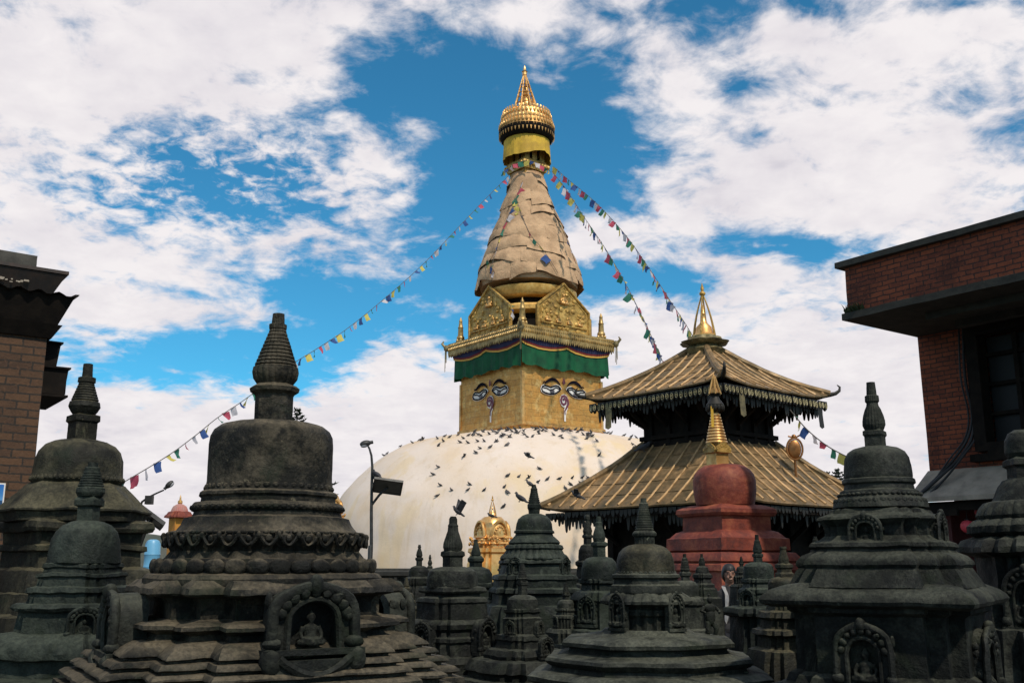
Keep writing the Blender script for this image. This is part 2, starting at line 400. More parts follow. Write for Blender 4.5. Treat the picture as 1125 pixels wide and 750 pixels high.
FRINGE = mat('dull_brass_fringe', gold_base((0.05, 0.042, 0.022), (0.18, 0.145, 0.065), (0.40, 0.32, 0.16)), 0.6, 0.3)
FRINGE_PALE = mat('pale_brass_medallions', gold_base((0.10, 0.09, 0.045), (0.34, 0.29, 0.15), (0.62, 0.54, 0.34)), 0.6, 0.2)
FRINGE_DARK = mat('blackened_brass_fringe', (0.02, 0.018, 0.014), 0.6, 0.3)

def bricks(c1, c2, mortar, axis, wid=0.21, row=0.075, stain=0.5):
    def f(t, co):
        br = t.node('ShaderNodeTexBrick'); br.offset = 0.5
        sx = t.node('ShaderNodeSeparateXYZ'); t.l.new(co, sx.inputs[0])
        cm = t.node('ShaderNodeCombineXYZ'); t.l.new(t.m('ADD', sx.outputs[0], sx.outputs[1]), cm.inputs[0]); t.l.new(sx.outputs[2], cm.inputs[1])
        wob = t.node('ShaderNodeTexNoise'); wob.inputs['Scale'].default_value = 9.0; t.l.new(co, wob.inputs['Vector'])
        ad = t.vm('ADD', cm.outputs[0], t.vm('MULTIPLY', t.vm('SUBTRACT', wob.outputs['Color'], Vector((.5, .5, .5))), Vector((0.03, 0.022, 0.0))))
        t.l.new(ad, br.inputs['Vector'])
        br.inputs['Scale'].default_value = 1.0; br.inputs['Brick Width'].default_value = wid; br.inputs['Row Height'].default_value = row
        br.inputs['Mortar Size'].default_value = 0.010; br.inputs['Mortar Smooth'].default_value = 0.4; br.inputs['Bias'].default_value = -0.1
        br.inputs['Color1'].default_value = col(*c1); br.inputs['Color2'].default_value = col(*c2); br.inputs['Mortar'].default_value = col(*mortar)
        n = t.ss(t.noise(co, 1.7, 6, 0.65, 0.5), 0.45, 0.72)
        c = t.mix(t.m('MULTIPLY', n, stain), br.outputs[0], col(c2[0]*0.35, c2[1]*0.35, c2[2]*0.35))
        return t.mix(t.m('MULTIPLY', t.ss(t.noise(co, 30, 4, 0.6), 0.5, 0.75), 0.5), c, col(c1[0]*1.5, c1[1]*1.4, c1[2]*1.4))
    return f
BRICK_RED = mat('red_brick', bricks((0.25, 0.058, 0.020), (0.12, 0.026, 0.011), (0.030, 0.015, 0.010), 0, 0.19, 0.064, 0.75), 0.85, bump=[(40, 0.6, 0.01), (12, 0.4, 0.02)])
BRICK_BROWN = mat('brown_brick', bricks((0.088, 0.042, 0.018), (0.052, 0.025, 0.012), (0.020, 0.014, 0.009), 0, 0.20, 0.072), 0.85, bump=[(40, 0.6, 0.01), (12, 0.4, 0.02)])
CONCRETE = mat('stained_concrete', clothc((0.075, 0.07, 0.058), (0.03, 0.028, 0.024), 5), 0.9, bump=[(20, 0.5, 0.01)])
CONCRETE_DARK = mat('sooty_concrete', clothc((0.032, 0.031, 0.024), (0.014, 0.014, 0.011), 5), 0.9, bump=[(20, 0.5, 0.01)])
PALE_CEMENT = mat('grey_cement', clothc((0.33, 0.28, 0.22), (0.20, 0.17, 0.135), 4), 0.9, bump=[(14, 0.4, 0.01)])
RUST = mat('rusty_iron_sheet', clothc((0.028, 0.024, 0.022), (0.05, 0.034, 0.026), 6), 0.6, 0.4, bump=[(22, 0.4, 0.005)])
GLASS = mat('dusty_window_glass', (0.010, 0.011, 0.012), 0.5, spec=0.25)
STEEL = mat('grey_painted_steel', clothc((0.05, 0.052, 0.05), (0.028, 0.028, 0.027), 12), 0.5, 0.4)
PANEL = mat('solar_cells', clothc((0.045, 0.045, 0.038), (0.065, 0.062, 0.05), 9), 0.4)
LAMP_GLASS = mat('lamp_lens', (0.35, 0.36, 0.38), 0.25)

# ------------------------------------------------------------------ ground
def paving(t, co):
    br = t.node('ShaderNodeTexBrick'); t.l.new(co, br.inputs['Vector']); br.inputs['Scale'].default_value = 1.0
    br.inputs['Brick Width'].default_value = 0.7; br.inputs['Row Height'].default_value = 0.45; br.inputs['Mortar Size'].default_value = 0.012
    br.inputs['Color1'].default_value = col(0.10, 0.09, 0.075); br.inputs['Color2'].default_value = col(0.07, 0.065, 0.055); br.inputs['Mortar'].default_value = col(0.03, 0.03, 0.025)
    return t.mix(t.ss(t.noise(co, 0.8, 6), 0.4, 0.7), br.outputs[0], col(0.05, 0.048, 0.04))
g = MB(); g.grid(lambda i, j: (-1200+240*i/1.0, -300+240*j/1.0, 0), 10, 10)
tag(g.build('ground', mat('stone_paving', paving, 0.8, bump=[(18, 0.4, 0.01)]), smooth=0), kind='structure')
hl = MB()
def hillp(i, j):
    x = -500+i*50; y = 420+j*30
    return (x, y, 22*max(0, math.sin(PI*j/10))*(0.6+0.8*noise.noise(Vector((x*0.006, y*0.01, 3))))-2)
hl.grid(hillp, 20, 10)
tag(hl.build('hills', mat('far_hill_scrub', clothc((0.04, 0.055, 0.035), (0.07, 0.07, 0.05), 0.05), 0.95)), kind='structure')

# ------------------------------------------------------------------ figures shared by niches
def buddha_mesh(name):
    b = MB()
    b.ball((0, 0, .17), (.30, .20, .13)); b.ball((.26, -.08, .12), (.17, .15, .10)); b.ball((-.26, -.08, .12), (.17, .15, .10))
    b.ball((0, -.17, .10), (.24, .12, .08)); b.ball((0, .02, .36), (.19, .14, .22)); b.ball((0, .02, .50), (.23, .13, .12))
    for s in (1, -1):
        b.tube([(.22*s, .02, .53), (.31*s, -.02, .36), (.27*s, -.14, .22), (.06*s, -.24, .18)], [.075, .065, .055, .045], 8)
        b.ball((.115*s, .0, .80), (.025, .035, .07))
    b.tube([(0, 0, .56), (0, 0, .72)], .07, 8)
    b.ball((0, -.01, .79), (.115, .125, .145)); b.ball((0, .02, .93), (.055, .055, .06)); b.ball((0, -.13, .78), (.02, .025, .03))
    o = b.build(name, None); me = o.data
    rm = o.modifiers.new('blend', 'REMESH'); rm.mode = 'VOXEL'; rm.voxel_size = 0.028; rm.use_smooth_shade = True
    dg = bpy.context.evaluated_depsgraph_get()
    m2 = bpy.data.meshes.new_from_object(o.evaluated_get(dg)); m2.name = name
    for p in m2.polygons: p.use_smooth = True
    bpy.data.objects.remove(o); bpy.data.meshes.remove(me)
    return m2
BUDDHA = buddha_mesh('seated_figure')
def figure(parent, m, loc, s, rz=0.0, name='seated_figure'):
    me = BUDDHA.copy(); me.materials.clear(); me.materials.append(m)
    o = bpy.data.objects.new(name, me); C.objects.link(o); o.parent = parent
    o.location = loc; o.scale = (s, s, s); o.rotation_euler = (0, 0, rz)
    return o

def niche(parent, r, z, wd, h, ang, m, d=None, throne=0.0, beads=9):
    """arched shrine on a stupa face: block, recess, rim, seated figure"""
    d = d or wd*0.42
    M = Matrix.Rotation(ang, 4, 'Z') @ Matrix.Translation((0, -r, z))
    b = MB(); k = 12
    def arch(s, hh, n=k):
        hw = wd/2*s; spring = hh*0.56
        return [(-hw, 0)] + [(-hw*math.cos(PI*i/n), spring+(hh-spring)*math.sin(PI*i/n)**0.85) for i in range(n+1)] + [(hw, 0)]
    out, inn = arch(1.0, h), arch(0.60, h*0.80)
    n = len(out); yf, yb = 0.0, d
    vs = []; fs = []
    for (pts, y) in ((out, yb), (out, yf), (inn, yf), (inn, yf+d*0.62)):
        vs += [(x, y, zz_) for x, zz_ in pts]
    for lay in range(3):
        for i in range(n-1):
            fs.append((lay*n+i, lay*n+i+1, (lay+1)*n+i+1, (lay+1)*n+i))
    fs.append(tuple(3*n+i for i in range(n)))
    b.add(vs, fs, M)
    t = wd*0.065
    b.tube([(x*1.02, -t*0.3, zz_) for x, zz_ in out], t, 8, M)
    b.tube([(x*1.05, -t*0.15, zz_) for x, zz_ in inn], t*0.6, 6, M)
    for i in range(beads):
        a = PI*(i+0.5)/beads
        hw = wd*0.42; x = -hw*math.cos(a); zc = h*0.52+(h*0.40)*math.sin(a)
        b.ball((x, -t*0.2, zc), (wd*.075, t*1.2, wd*.075), M, 8, 6)
    b.ball((0, -t*0.3, h*1.02), (wd*.10, t*1.6, wd*.13), M, 8, 6)
    for s in (1, -1):
        b.ball((s*wd*0.50, -t*.3, h*0.10), (wd*.12, t*1.8, h*.10), M, 8, 6)
    b.box((0, d*0.35-t, -h*0.04), (wd*1.22, d*0.9, h*0.09), M)
    if throne:
        b.box((0, d*0.3, -h*0.16-throne/2), (wd*1.05, d*1.1, throne), M)
        pts = [(-wd*.45+wd*.9*i/12, -d*.30, -h*.12-throne*0.55*math.sin(PI*i/12)) for i in range(13)]
        b.tube(pts, wd*.05, 6, M)
        for s in (1, -1): b.ball((s*wd*.52, -d*.1, -h*.18), (wd*.13, wd*.13, throne*.42), M, 10, 8)
    for i in range(26):
        a = PI*rnd.random(); hw = wd*rnd.uniform(.40, .56); sg = rnd.choice((1, -1))
        if i % 2: b.ball((-hw*math.cos(a), t*rnd.uniform(-.6, 1.5), h*0.5+(h*rnd.uniform(.42, .54))*math.sin(a)), (wd*rnd.uniform(.03, .06), t*1.1, wd*rnd.uniform(.03, .06)), M, 6, 5)
        else: b.ball((sg*wd*rnd.uniform(.46, .54), d*rnd.uniform(.0, .8), h*rnd.uniform(.05, .8)), (wd*.045, wd*rnd.uniform(.05, .09), wd*rnd.uniform(.05, .1)), M, 6, 5)
    b.rough(wd*0.035, 3.0/wd, rnd.random()*9)
    o = b.build('niche', m, parent, 45)
    fs_ = h*0.60
    p = M @ Vector((0, d*0.28, h*0.03))
    figure(o, m, p, fs_, ang)
    return o

# ------------------------------------------------------------------ stone stupas
def view_az(X, Y): return math.atan2(X, Y)
def stupa(name, label, cx, cy, Y, turn, parts, m, group='stone stupas in the courtyard', niches=(), beads=None, cat='stupa', amp=1.0, mats=None, relief=()):
    """turn: degrees the front face is turned to the right of the line of sight; parts: [(name, section, [(row, half width), ...])]"""
    base = at(cx, cy, Y); X = base.x
    rz = R(turn) - view_az(X, Y)
    root = empty(name, (X, Y, 0), rz)
    tag(root, label, cat, group)
    seed = rnd.random()*20
    for (pn, sc, rows) in parts:
        sec = SECS[sc]
        ca, sa = math.cos(R(turn)), math.sin(R(turn))
        fac = max(abs(ca*x-sa*y) for x, y in sec)
        prof = []
        for (y, hw) in rows:
            z = zat(y, Y); r = hw/FPX*depth(Y, z)/fac
            if sc in 'srRo' and pn not in ('stem',): z = zat(y, Y-0.6*r)
            prof.append((z, r))
        prof.sort(key=lambda q: 0)           # keep order: top to bottom as given
        prof = prof[::-1]
        size = max(r for _, r in prof)
        b = MB(); b.sweep(sec, fine_prof(prof, size*0.10))
        b.rough(amp*size*0.020, 2.6/size, seed); b.rough(amp*size*0.011, 9/size, seed+3)
        mm = (mats or {}).get(pn, m)
        o = b.build(pn, mm, root, 32)
        if beads and pn in beads:
            n, y, hw, ry, rx = beads[pn]
            z = zat(y, Y); r = hw/FPX*depth(Y, z); u = depth(Y, z)/FPX
            q = MB()
            for i in range(n):
                a = 2*PI*i/n+0.1
                rot = Matrix.Rotation(a, 4, 'Z')
                q.ball((r*math.cos(a), r*math.sin(a), z), (u*ry*0.62, u*rx*rnd.uniform(.9, 1.05), u*ry*rnd.uniform(.9, 1.05)), None, 10, 8, rot)
            q.rough(u*ry*0.18, 0.8/(u*ry), seed)
            q.build('lotus_petal_ring', mm, root, 60)
    for (nm, n, y, hw, hh, kind) in relief:
        z = zat(y, Y); u = depth(Y, z)/FPX; r = hw*u; q = MB(); wd = PI*r/n
        for i in range(n):
            M = Matrix.Rotation(2*PI*i/n, 4, 'Z'); j = rnd.uniform(.85, 1.12)
            if kind == 'bead': q.ball((r, 0, z), (hh*u*.6, wd*.9*j, hh*u*.5*j), M, 7, 5)
            elif kind == 'leaf':
                q.ball((r, 0, z), (hh*u*.22, wd*.92, hh*u*.5*j), M, 8, 6); q.ball((r+hh*u*.15, 0, z-hh*u*.12), (hh*u*.16, wd*.45, hh*u*.3), M, 6, 5)
            else:
                q.tube([(r+hh*u*.05, wd*(-1+k/4), z+hh*u*(.35-.7*math.sin(PI*k/8))) for k in range(9)], hh*u*.13, 5, M)
                q.ball((r+hh*u*.05, wd, z+hh*u*.3), (hh*u*.2, wd*.28, hh*u*.28), M, 6, 5); q.ball((r, 0, z+hh*u*.1), (hh*u*.14, wd*.35, hh*u*.25), M, 6, 5)
        q.rough(hh*u*.12, 1.2/(hh*u), seed); q.build(nm, m, root, 60)
    for nc in niches:
        ang, rw, ytop, ybot, hw = nc[:5]
        u0 = depth(Y, zat(ybot, Y))/FPX; Yn = Y-rw*u0*max(0.0, math.cos(R(ang+turn)))
        zt, zb = zat(ytop, Yn), zat(ybot, Yn)
        u = u0
        niche(root, rw*u, zb, 2*hw*u*Yn/Y, zt-zb, R(ang), (mats or {}).get('niche', m), throne=(nc[5]*u if len(nc) > 5 else 0.0))
    return root

def rings(y0, h0, y1, h1, n, cut=0.9):
    out = []
    for i in range(n):
        t0, t1 = i/n, (i+0.62)/n; t2 = (i+1)/n
        a, b_ = y0+(y1-y0)*t0, y0+(y1-y0)*t1
        out += [(a, h0+(h1-h0)*t0), (b_, h0+(h1-h0)*t1), (b_+0.01*(y1-y0), (h0+(h1-h0)*t1)*cut)]
        out += [(y0+(y1-y0)*t2-0.01*(y1-y0), (h0+(h1-h0)*t2)*cut)]
    return out
def dome_rows(yt, yb, hw, shoulder=0.25, flat=0.45):
    """bell-like drum: flat shoulder, near-vertical side"""
    h = yb-yt; out = []
    for i in range(10):
        a = PI/2*i/9
        out.append((yt+h*shoulder*2.0*(1-math.cos(a)), hw*(flat+(0.975-flat)*math.sin(a))))
    out += [(yt+h*.75, hw*.99), (yb, hw)]
    return [(yt-0.01*h, 0.02)] + out
def spire_rows(yt, yflange, ydome, hb, n=9, tip=0.28):
    """tip knob, stepped rings widening to a lotus bulge, flange, square stem down to the dome"""
    H = yflange-yt
    top = [(yt, .02), (yt, hb*tip*.9), (yt+H*.14, hb*tip), (yt+H*.15, hb*tip*1.35), (yt+H*.21, hb*tip*1.35), (yt+H*.22, hb*tip*1.1)]
    mid = rings(yt+H*.22, hb*tip*1.25, yt+H*.74, hb*.93, n)
    bul = [(yt+H*.75, hb*.96), (yt+H*.82, hb), (yt+H*.9, hb*.95), (yt+H*.97, hb*.8), (yflange, hb*.72)]
    return top+mid+bul
def stem_rows(yf, yd, hf, hs):
    h = yd-yf
    return [(yf-0.02*h, hf*.7), (yf, hf*.85), (yf+h*.06, hf), (yf+h*.18, hf*.97), (yf+h*.24, hs*1.06), (yf+h*.28, hs), (yd+h*.12, hs)]

# --- the big one at left foreground
big_parts = [
 ('spire', 'l', spire_rows(345, 424, 466, 25, 10)),
 ('stem', 'o', [(422, 18), (424, 23), (427, 27), (431, 26), (434, 21.5), (436, 20.5), (470, 20.5)]),
 ('dome', 'C', [(464, .05), (464.5, 30), (466, 44), (469, 55), (474, 62), (481, 65.5), (490, 66.5), (530, 67), (536, 68), (541, 69), (541, 66)]),
 ('dome_base', 'C', [(541, 60), (541, 71), (543, 73.5), (546, 74), (548, 71.5), (553, 72), (554, 79), (558, 82), (562, 81), (563, 78), (568, 80), (570, 88), (577, 91), (583, 96), (586, 100)]),
 ('carved_frieze', 'L', [(584, 96), (586, 103), (590, 106), (597, 106), (601, 103), (606, 101), (612, 106), (614, 108)]),
 ('lotus_bed', 'C', [(613, 100), (614, 110), (628, 116), (630, 124), (634, 127), (640, 127)]),
 ('base', 'R', [(637, 120), (637, 137), (642, 143), (645, 147), (651, 149), (653, 146), (655, 128), (661, 124), (677, 125), (679, 133), (681, 150), (684, 157), (688, 158), (690, 148), (693, 140),
                (699, 143), (701, 158), (705, 166), (713, 178), (716, 180), (717.5, 172), (720, 172), (721, 186), (725, 190), (727, 191), (728.5, 182), (731, 182), (732, 196), (736, 202), (738, 203), (740, 194), (743, 194), (744, 208), (748, 214), (751, 215), (753, 206), (757, 206), (758, 220), (800, 226), (800, 240), (900, 250)]),
]
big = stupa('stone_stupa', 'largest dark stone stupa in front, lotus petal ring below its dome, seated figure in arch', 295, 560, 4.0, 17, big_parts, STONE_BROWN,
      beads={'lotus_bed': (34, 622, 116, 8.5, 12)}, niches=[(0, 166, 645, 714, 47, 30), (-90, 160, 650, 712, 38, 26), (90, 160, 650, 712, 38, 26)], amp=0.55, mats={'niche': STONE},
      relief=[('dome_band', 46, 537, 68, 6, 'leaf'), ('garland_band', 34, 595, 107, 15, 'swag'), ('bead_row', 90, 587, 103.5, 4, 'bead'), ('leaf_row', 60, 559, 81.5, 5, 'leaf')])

# --- left edge, behind
stupa('stone_stupa', 'tall brown stone stupa beside the left brick wall, dome on a sloping eight-sided collar', 85, 530, 6.4, 22, [
 ('spire', 'c', [(400, .02), (400, 5), (414, 5.5), (415, 9), (420, 9.3), (421, 7.5)] + rings(421, 8, 441, 14.5, 7) + [(442, 15.5), (447, 16.5), (452, 14), (456, 11)]),
 ('stem', 's', [(455, 11), (457, 17), (463, 17.5), (465, 15), (486, 15)]),
 ('dome', 'c', [(483, .02), (483.5, 18), (486, 28), (490, 36), (497, 42), (506, 45), (525, 46.5), (529, 48), (532, 45)]),
 ('collar', 'o', [(528, 44), (531, 50), (533, 52), (556, 76), (559, 80), (561, 80), (563, 76), (570, 74), (572, 74)]),
 ('plinth', 's', [(571, 72), (574, 80), (580, 82), (584, 80), (585, 70), (598, 69), (599, 76), (604, 77), (606, 70), (622, 71), (626, 86), (634, 90), (650, 92), (652, 100), (672, 104), (675, 120), (690, 124), (692, 140), (720, 150), (760, 150), (800, 160), (870, 165)]),
], STONE_OCHRE, relief=[('leaf_row', 54, 527, 47.5, 5, 'leaf')])
# --- left front small
stupa('stone_stupa', 'small green-black stone stupa in front of the brown one beside the left wall', 94, 600, 4.6, -28, [
 ('spire', 'c', [(508, .02), (508, 5), (513, 5.5), (514, 8), (518, 8)] + rings(518, 8.5, 535, 14, 6) + [(536, 14.5), (541, 15), (545, 13)]),
 ('stem', 's', [(544, 11), (546, 13), (549, 15.5), (555, 15.5), (557, 11.5), (575, 11.5)]),
 ('dome', 'c', [(571, .02), (571.5, 10), (573, 17), (577, 25), (584, 31.5), (593, 35), (608, 37), (618, 38), (620, 36)]),
 ('tiers', 'r', [(617, 36), (619, 41), (623, 42), (625, 40), (629, 41), (630, 47), (633, 48), (635, 45), (643, 46), (645, 55), (650, 57), (652, 53), (662, 54), (663, 67), (667, 70), (670, 68), (672, 62), (694, 64), (696, 78), (706, 92), (716, 98), (722, 98), (724, 84), (742, 86), (745, 108), (770, 112), (800, 120), (880, 130)]),
], STONE_GREEN, niches=[(33, 66, 668, 700, 17)])
# --- right foreground
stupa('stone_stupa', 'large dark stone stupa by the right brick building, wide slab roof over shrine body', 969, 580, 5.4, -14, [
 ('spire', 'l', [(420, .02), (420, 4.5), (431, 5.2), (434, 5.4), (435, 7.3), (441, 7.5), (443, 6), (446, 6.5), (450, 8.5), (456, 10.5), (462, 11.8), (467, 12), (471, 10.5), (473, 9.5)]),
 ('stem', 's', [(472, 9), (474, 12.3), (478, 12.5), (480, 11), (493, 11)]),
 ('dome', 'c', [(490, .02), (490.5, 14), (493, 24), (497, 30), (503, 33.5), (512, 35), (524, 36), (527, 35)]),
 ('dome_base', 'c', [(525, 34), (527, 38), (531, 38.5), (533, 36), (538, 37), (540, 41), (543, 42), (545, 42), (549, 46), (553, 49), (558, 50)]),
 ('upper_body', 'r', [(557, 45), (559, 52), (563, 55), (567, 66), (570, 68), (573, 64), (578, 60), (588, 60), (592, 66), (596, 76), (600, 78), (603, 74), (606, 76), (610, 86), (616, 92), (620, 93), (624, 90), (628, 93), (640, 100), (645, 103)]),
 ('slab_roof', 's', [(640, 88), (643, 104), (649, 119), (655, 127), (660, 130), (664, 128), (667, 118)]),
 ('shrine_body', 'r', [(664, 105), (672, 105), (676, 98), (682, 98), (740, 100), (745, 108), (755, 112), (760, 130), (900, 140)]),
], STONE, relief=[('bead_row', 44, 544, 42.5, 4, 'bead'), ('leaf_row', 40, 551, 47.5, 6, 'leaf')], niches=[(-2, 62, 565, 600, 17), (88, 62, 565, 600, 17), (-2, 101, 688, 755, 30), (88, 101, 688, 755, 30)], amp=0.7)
# --- centre right
stupa('stone_stupa', 'mid-size greenish stone stupa right of centre, scalloped eave with two side arches', 709.5, 640, 6.0, 45, [
 ('spire', 'c', [(547, .02), (547, 3.2), (552, 3.4), (553, 5), (556, 5)] + rings(556, 5, 580, 10, 9) + [(581, 10.3), (583, 9.5)]),
 ('stem', 'l', [(582, 8), (583, 11), (585.5, 13.2), (588, 13), (590, 11), (598, 11)]),
 ('dome', 'c', [(597, .02), (597.3, 10), (599, 18), (602, 24), (607, 28.5), (614, 31), (622, 31.8), (630, 32)]),
 ('dome_base', 'o', [(629, 31), (631, 36.5), (634, 37), (636, 34), (641, 35), (643, 37.5), (649, 39), (651, 39)]),
 ('eave', 'L', [(648, 36), (651, 41), (655, 47), (659, 50.5), (662, 50.5), (664, 44)]),
 ('body', 'R', [(662, 40), (669, 37), (671, 41), (675, 41), (677, 37), (690, 38), (695, 40)]),
 ('tiers', 'o', [(692, 46), (697, 52), (703, 86), (707, 91), (711, 91), (713, 83), (718, 84), (722, 94), (725, 107), (729, 109), (733, 106), (735, 102), (740, 104), (743, 120), (748, 128), (753, 128), (756, 120), (800, 130), (870, 140)]),
], STONE_GREY, niches=[(-5, 49, 652, 690, 10), (-85, 49, 652, 690, 10)], amp=.5, mats={'dome': STONE_OCHRE}, relief=[('leaf_row', 40, 629, 32.5, 4, 'leaf')])
# --- centre left
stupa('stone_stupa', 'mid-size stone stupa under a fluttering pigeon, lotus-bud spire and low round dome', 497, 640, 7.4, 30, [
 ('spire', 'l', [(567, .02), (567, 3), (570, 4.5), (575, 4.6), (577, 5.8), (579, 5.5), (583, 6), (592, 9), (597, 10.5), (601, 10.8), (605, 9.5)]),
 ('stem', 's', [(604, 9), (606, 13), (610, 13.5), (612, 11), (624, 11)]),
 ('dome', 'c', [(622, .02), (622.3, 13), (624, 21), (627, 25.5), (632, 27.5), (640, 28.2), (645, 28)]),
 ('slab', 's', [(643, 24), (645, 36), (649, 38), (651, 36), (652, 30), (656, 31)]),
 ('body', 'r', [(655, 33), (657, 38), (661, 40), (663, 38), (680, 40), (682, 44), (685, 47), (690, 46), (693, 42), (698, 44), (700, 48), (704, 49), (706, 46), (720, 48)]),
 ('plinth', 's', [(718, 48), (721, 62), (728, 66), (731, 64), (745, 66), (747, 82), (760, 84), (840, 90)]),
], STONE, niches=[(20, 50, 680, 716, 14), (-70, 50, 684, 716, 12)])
stupa('stone_stupa', 'dark green conical stone stupa before the golden shrine, pigeons at its tip', 587, 610, 9.0, 10, [
 ('spire', 'c', [(532, .02), (532, 2), (536, 3), (537, 3.8), (539, 3.6)] + rings(539, 3.8, 553, 7, 6) + [(554, 7.3), (558, 7.3), (560, 6.3), (565, 6)]),
 ('dome', 'c', [(564, .02), (564.2, 8), (566, 13), (570, 17.5), (575, 19.5), (583, 20.5)]),
 ('upper_tiers', 'C', [(582, 20), (583, 22), (585, 22.4), (586, 20.5), (588, 21), (590, 23), (592, 25), (594, 27), (596, 28.5), (598, 27)]),
 ('lotus_tiers', 'L', [(597, 26), (599, 31), (602, 32.5), (604, 31), (608, 33), (610, 36), (613, 38), (615, 37)]),
 ('body', 'r', [(613, 35), (615, 39), (618, 40), (620, 36), (630, 39), (632, 46), (636, 48), (638, 46), (645, 46), (647, 50), (651, 51), (653, 47), (664, 48), (666, 56), (672, 58), (700, 60), (760, 66), (800, 66)]),
], STONE_GREEN, niches=[(-40, 40, 612, 632, 8), (48, 40, 612, 632, 8)])
stupa('stone_stupa', 'small stone stupa at the foot of the dark green conical one, with little arches', 574, 670, 7.0, 35, [
 ('spire', 'c', [(619, .02), (619, 2), (622, 2.5)] + rings(622, 2.8, 634, 5.5, 5) + [(635, 6), (638, 5)]),
 ('stem', 's', [(637, 4.5), (639, 6.5), (642, 6.5), (643, 5), (655, 5.3)]),
 ('dome', 'c', [(653, .02), (653.2, 8), (655, 13), (658, 16), (663, 17), (669, 17.3)]),
 ('tiers', 'r', [(668, 17), (669, 20), (672, 20.5), (674, 18), (677, 19), (679, 22.5), (681, 22), (696, 22), (698, 28), (703, 30), (705, 28), (712, 30), (714, 40), (720, 44), (724, 43), (726, 58), (734, 64), (738, 66), (740, 60), (746, 60), (748, 78), (760, 82), (850, 86)]),
], STONE, niches=[(20, 24, 682, 697, 6), (-70, 24, 682, 697, 6), (0, 46, 700, 722, 8)])
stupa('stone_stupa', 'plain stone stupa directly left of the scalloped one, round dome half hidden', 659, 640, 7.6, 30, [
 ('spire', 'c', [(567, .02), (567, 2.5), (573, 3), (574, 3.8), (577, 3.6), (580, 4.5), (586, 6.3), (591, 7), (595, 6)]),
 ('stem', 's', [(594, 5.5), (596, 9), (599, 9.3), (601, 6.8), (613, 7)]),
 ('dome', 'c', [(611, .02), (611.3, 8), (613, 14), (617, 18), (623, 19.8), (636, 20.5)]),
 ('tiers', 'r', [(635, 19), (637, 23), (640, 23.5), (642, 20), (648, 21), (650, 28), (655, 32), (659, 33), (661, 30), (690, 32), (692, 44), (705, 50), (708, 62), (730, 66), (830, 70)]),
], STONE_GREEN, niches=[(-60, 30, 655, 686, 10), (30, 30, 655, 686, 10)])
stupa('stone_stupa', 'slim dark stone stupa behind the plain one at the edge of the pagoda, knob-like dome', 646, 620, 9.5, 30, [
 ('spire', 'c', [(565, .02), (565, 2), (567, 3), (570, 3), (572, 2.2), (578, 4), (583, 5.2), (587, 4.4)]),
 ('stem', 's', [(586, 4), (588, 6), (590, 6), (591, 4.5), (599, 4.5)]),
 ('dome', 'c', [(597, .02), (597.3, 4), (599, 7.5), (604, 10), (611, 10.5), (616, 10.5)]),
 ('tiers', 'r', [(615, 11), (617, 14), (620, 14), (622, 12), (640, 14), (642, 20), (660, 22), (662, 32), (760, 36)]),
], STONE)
stupa('stone_stupa', 'tiny stone stupa right of the scalloped one, pale weathered dome below the red stupa', 753.5, 650, 8.2, 20, [
 ('spire', 'c', [(608, .02), (608, 1.8), (612, 2), (613, 3)] + rings(613, 3, 624, 5.2, 4) + [(625, 5.4), (628, 4.5)]),
 ('stem', 's', [(627, 4), (629, 6.6), (632, 6.6), (633, 4.8), (639, 5)]),
 ('dome', 'c', [(637, .02), (637.2, 6), (639, 10.5), (643, 13), (648, 13.6), (655, 13.6)]),
 ('tiers', 'r', [(654, 13), (656, 17), (660, 20), (664, 20), (666, 17), (690, 19), (692, 27), (705, 30), (760, 34), (800, 34)]),
], STONE_GREY)
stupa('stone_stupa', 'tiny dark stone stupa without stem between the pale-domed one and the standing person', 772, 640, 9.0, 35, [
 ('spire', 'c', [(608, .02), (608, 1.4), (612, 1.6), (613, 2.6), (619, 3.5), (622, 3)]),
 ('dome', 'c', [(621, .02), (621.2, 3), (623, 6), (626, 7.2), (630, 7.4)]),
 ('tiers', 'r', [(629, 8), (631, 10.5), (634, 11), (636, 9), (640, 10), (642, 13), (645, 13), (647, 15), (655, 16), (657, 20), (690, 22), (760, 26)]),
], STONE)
stupa('stone_stupa', 'small stone stupa before the right end of the red stupa, cylinder-shaped dome', 834, 640, 9.0, 25, [
 ('spire', 'c', [(587, .02), (587, 2), (593, 2.2), (594, 3), (597, 3.5), (602, 4.8), (606, 5), (608, 4)]),
 ('stem', 's', [(607, 3.5), (608.5, 6), (611, 6), (612, 4.8), (619, 5)]),
 ('dome', 'c', [(617, .02), (617.3, 8), (619, 13.5), (622, 15.8), (628, 16.5), (635, 16.5)]),
 ('tiers', 'r', [(634, 16), (636, 20), (639, 20), (641, 17.5), (645, 19), (647, 23), (651, 23.5), (653, 21), (658, 22), (660, 26), (665, 26), (668, 40), (673, 43), (676, 42), (678, 33), (760, 40)]),
], STONE_GREEN, niches=[(-60, 24, 648, 668, 9)])
stupa('stone_stupa', 'small stone stupa beside the wide slab roof, blunt flat-topped spire and brownish dome', 863.5, 660, 7.2, 25, [
 ('spire', 'c', [(600, .02), (600, 3.6), (602, 4), (604, 3.2), (606, 3.4), (614, 5.5), (619, 5.8)]),
 ('stem', 's', [(618, 6), (620, 9.5), (623, 10), (625, 8), (628, 8), (630, 10), (634, 10), (636, 8)]),
 ('dome', 'c', [(633, .02), (633.3, 9), (635, 14.5), (639, 17.6), (646, 18.6), (655, 18.8)]),
 ('tiers', 'r', [(654, 18), (656, 22), (660, 23), (663, 20), (670, 22), (672, 30), (678, 33), (681, 28), (690, 30), (692, 38), (697, 40), (700, 32), (712, 34), (715, 44), (722, 46), (760, 52), (850, 60)]),
], STONE_OCHRE)
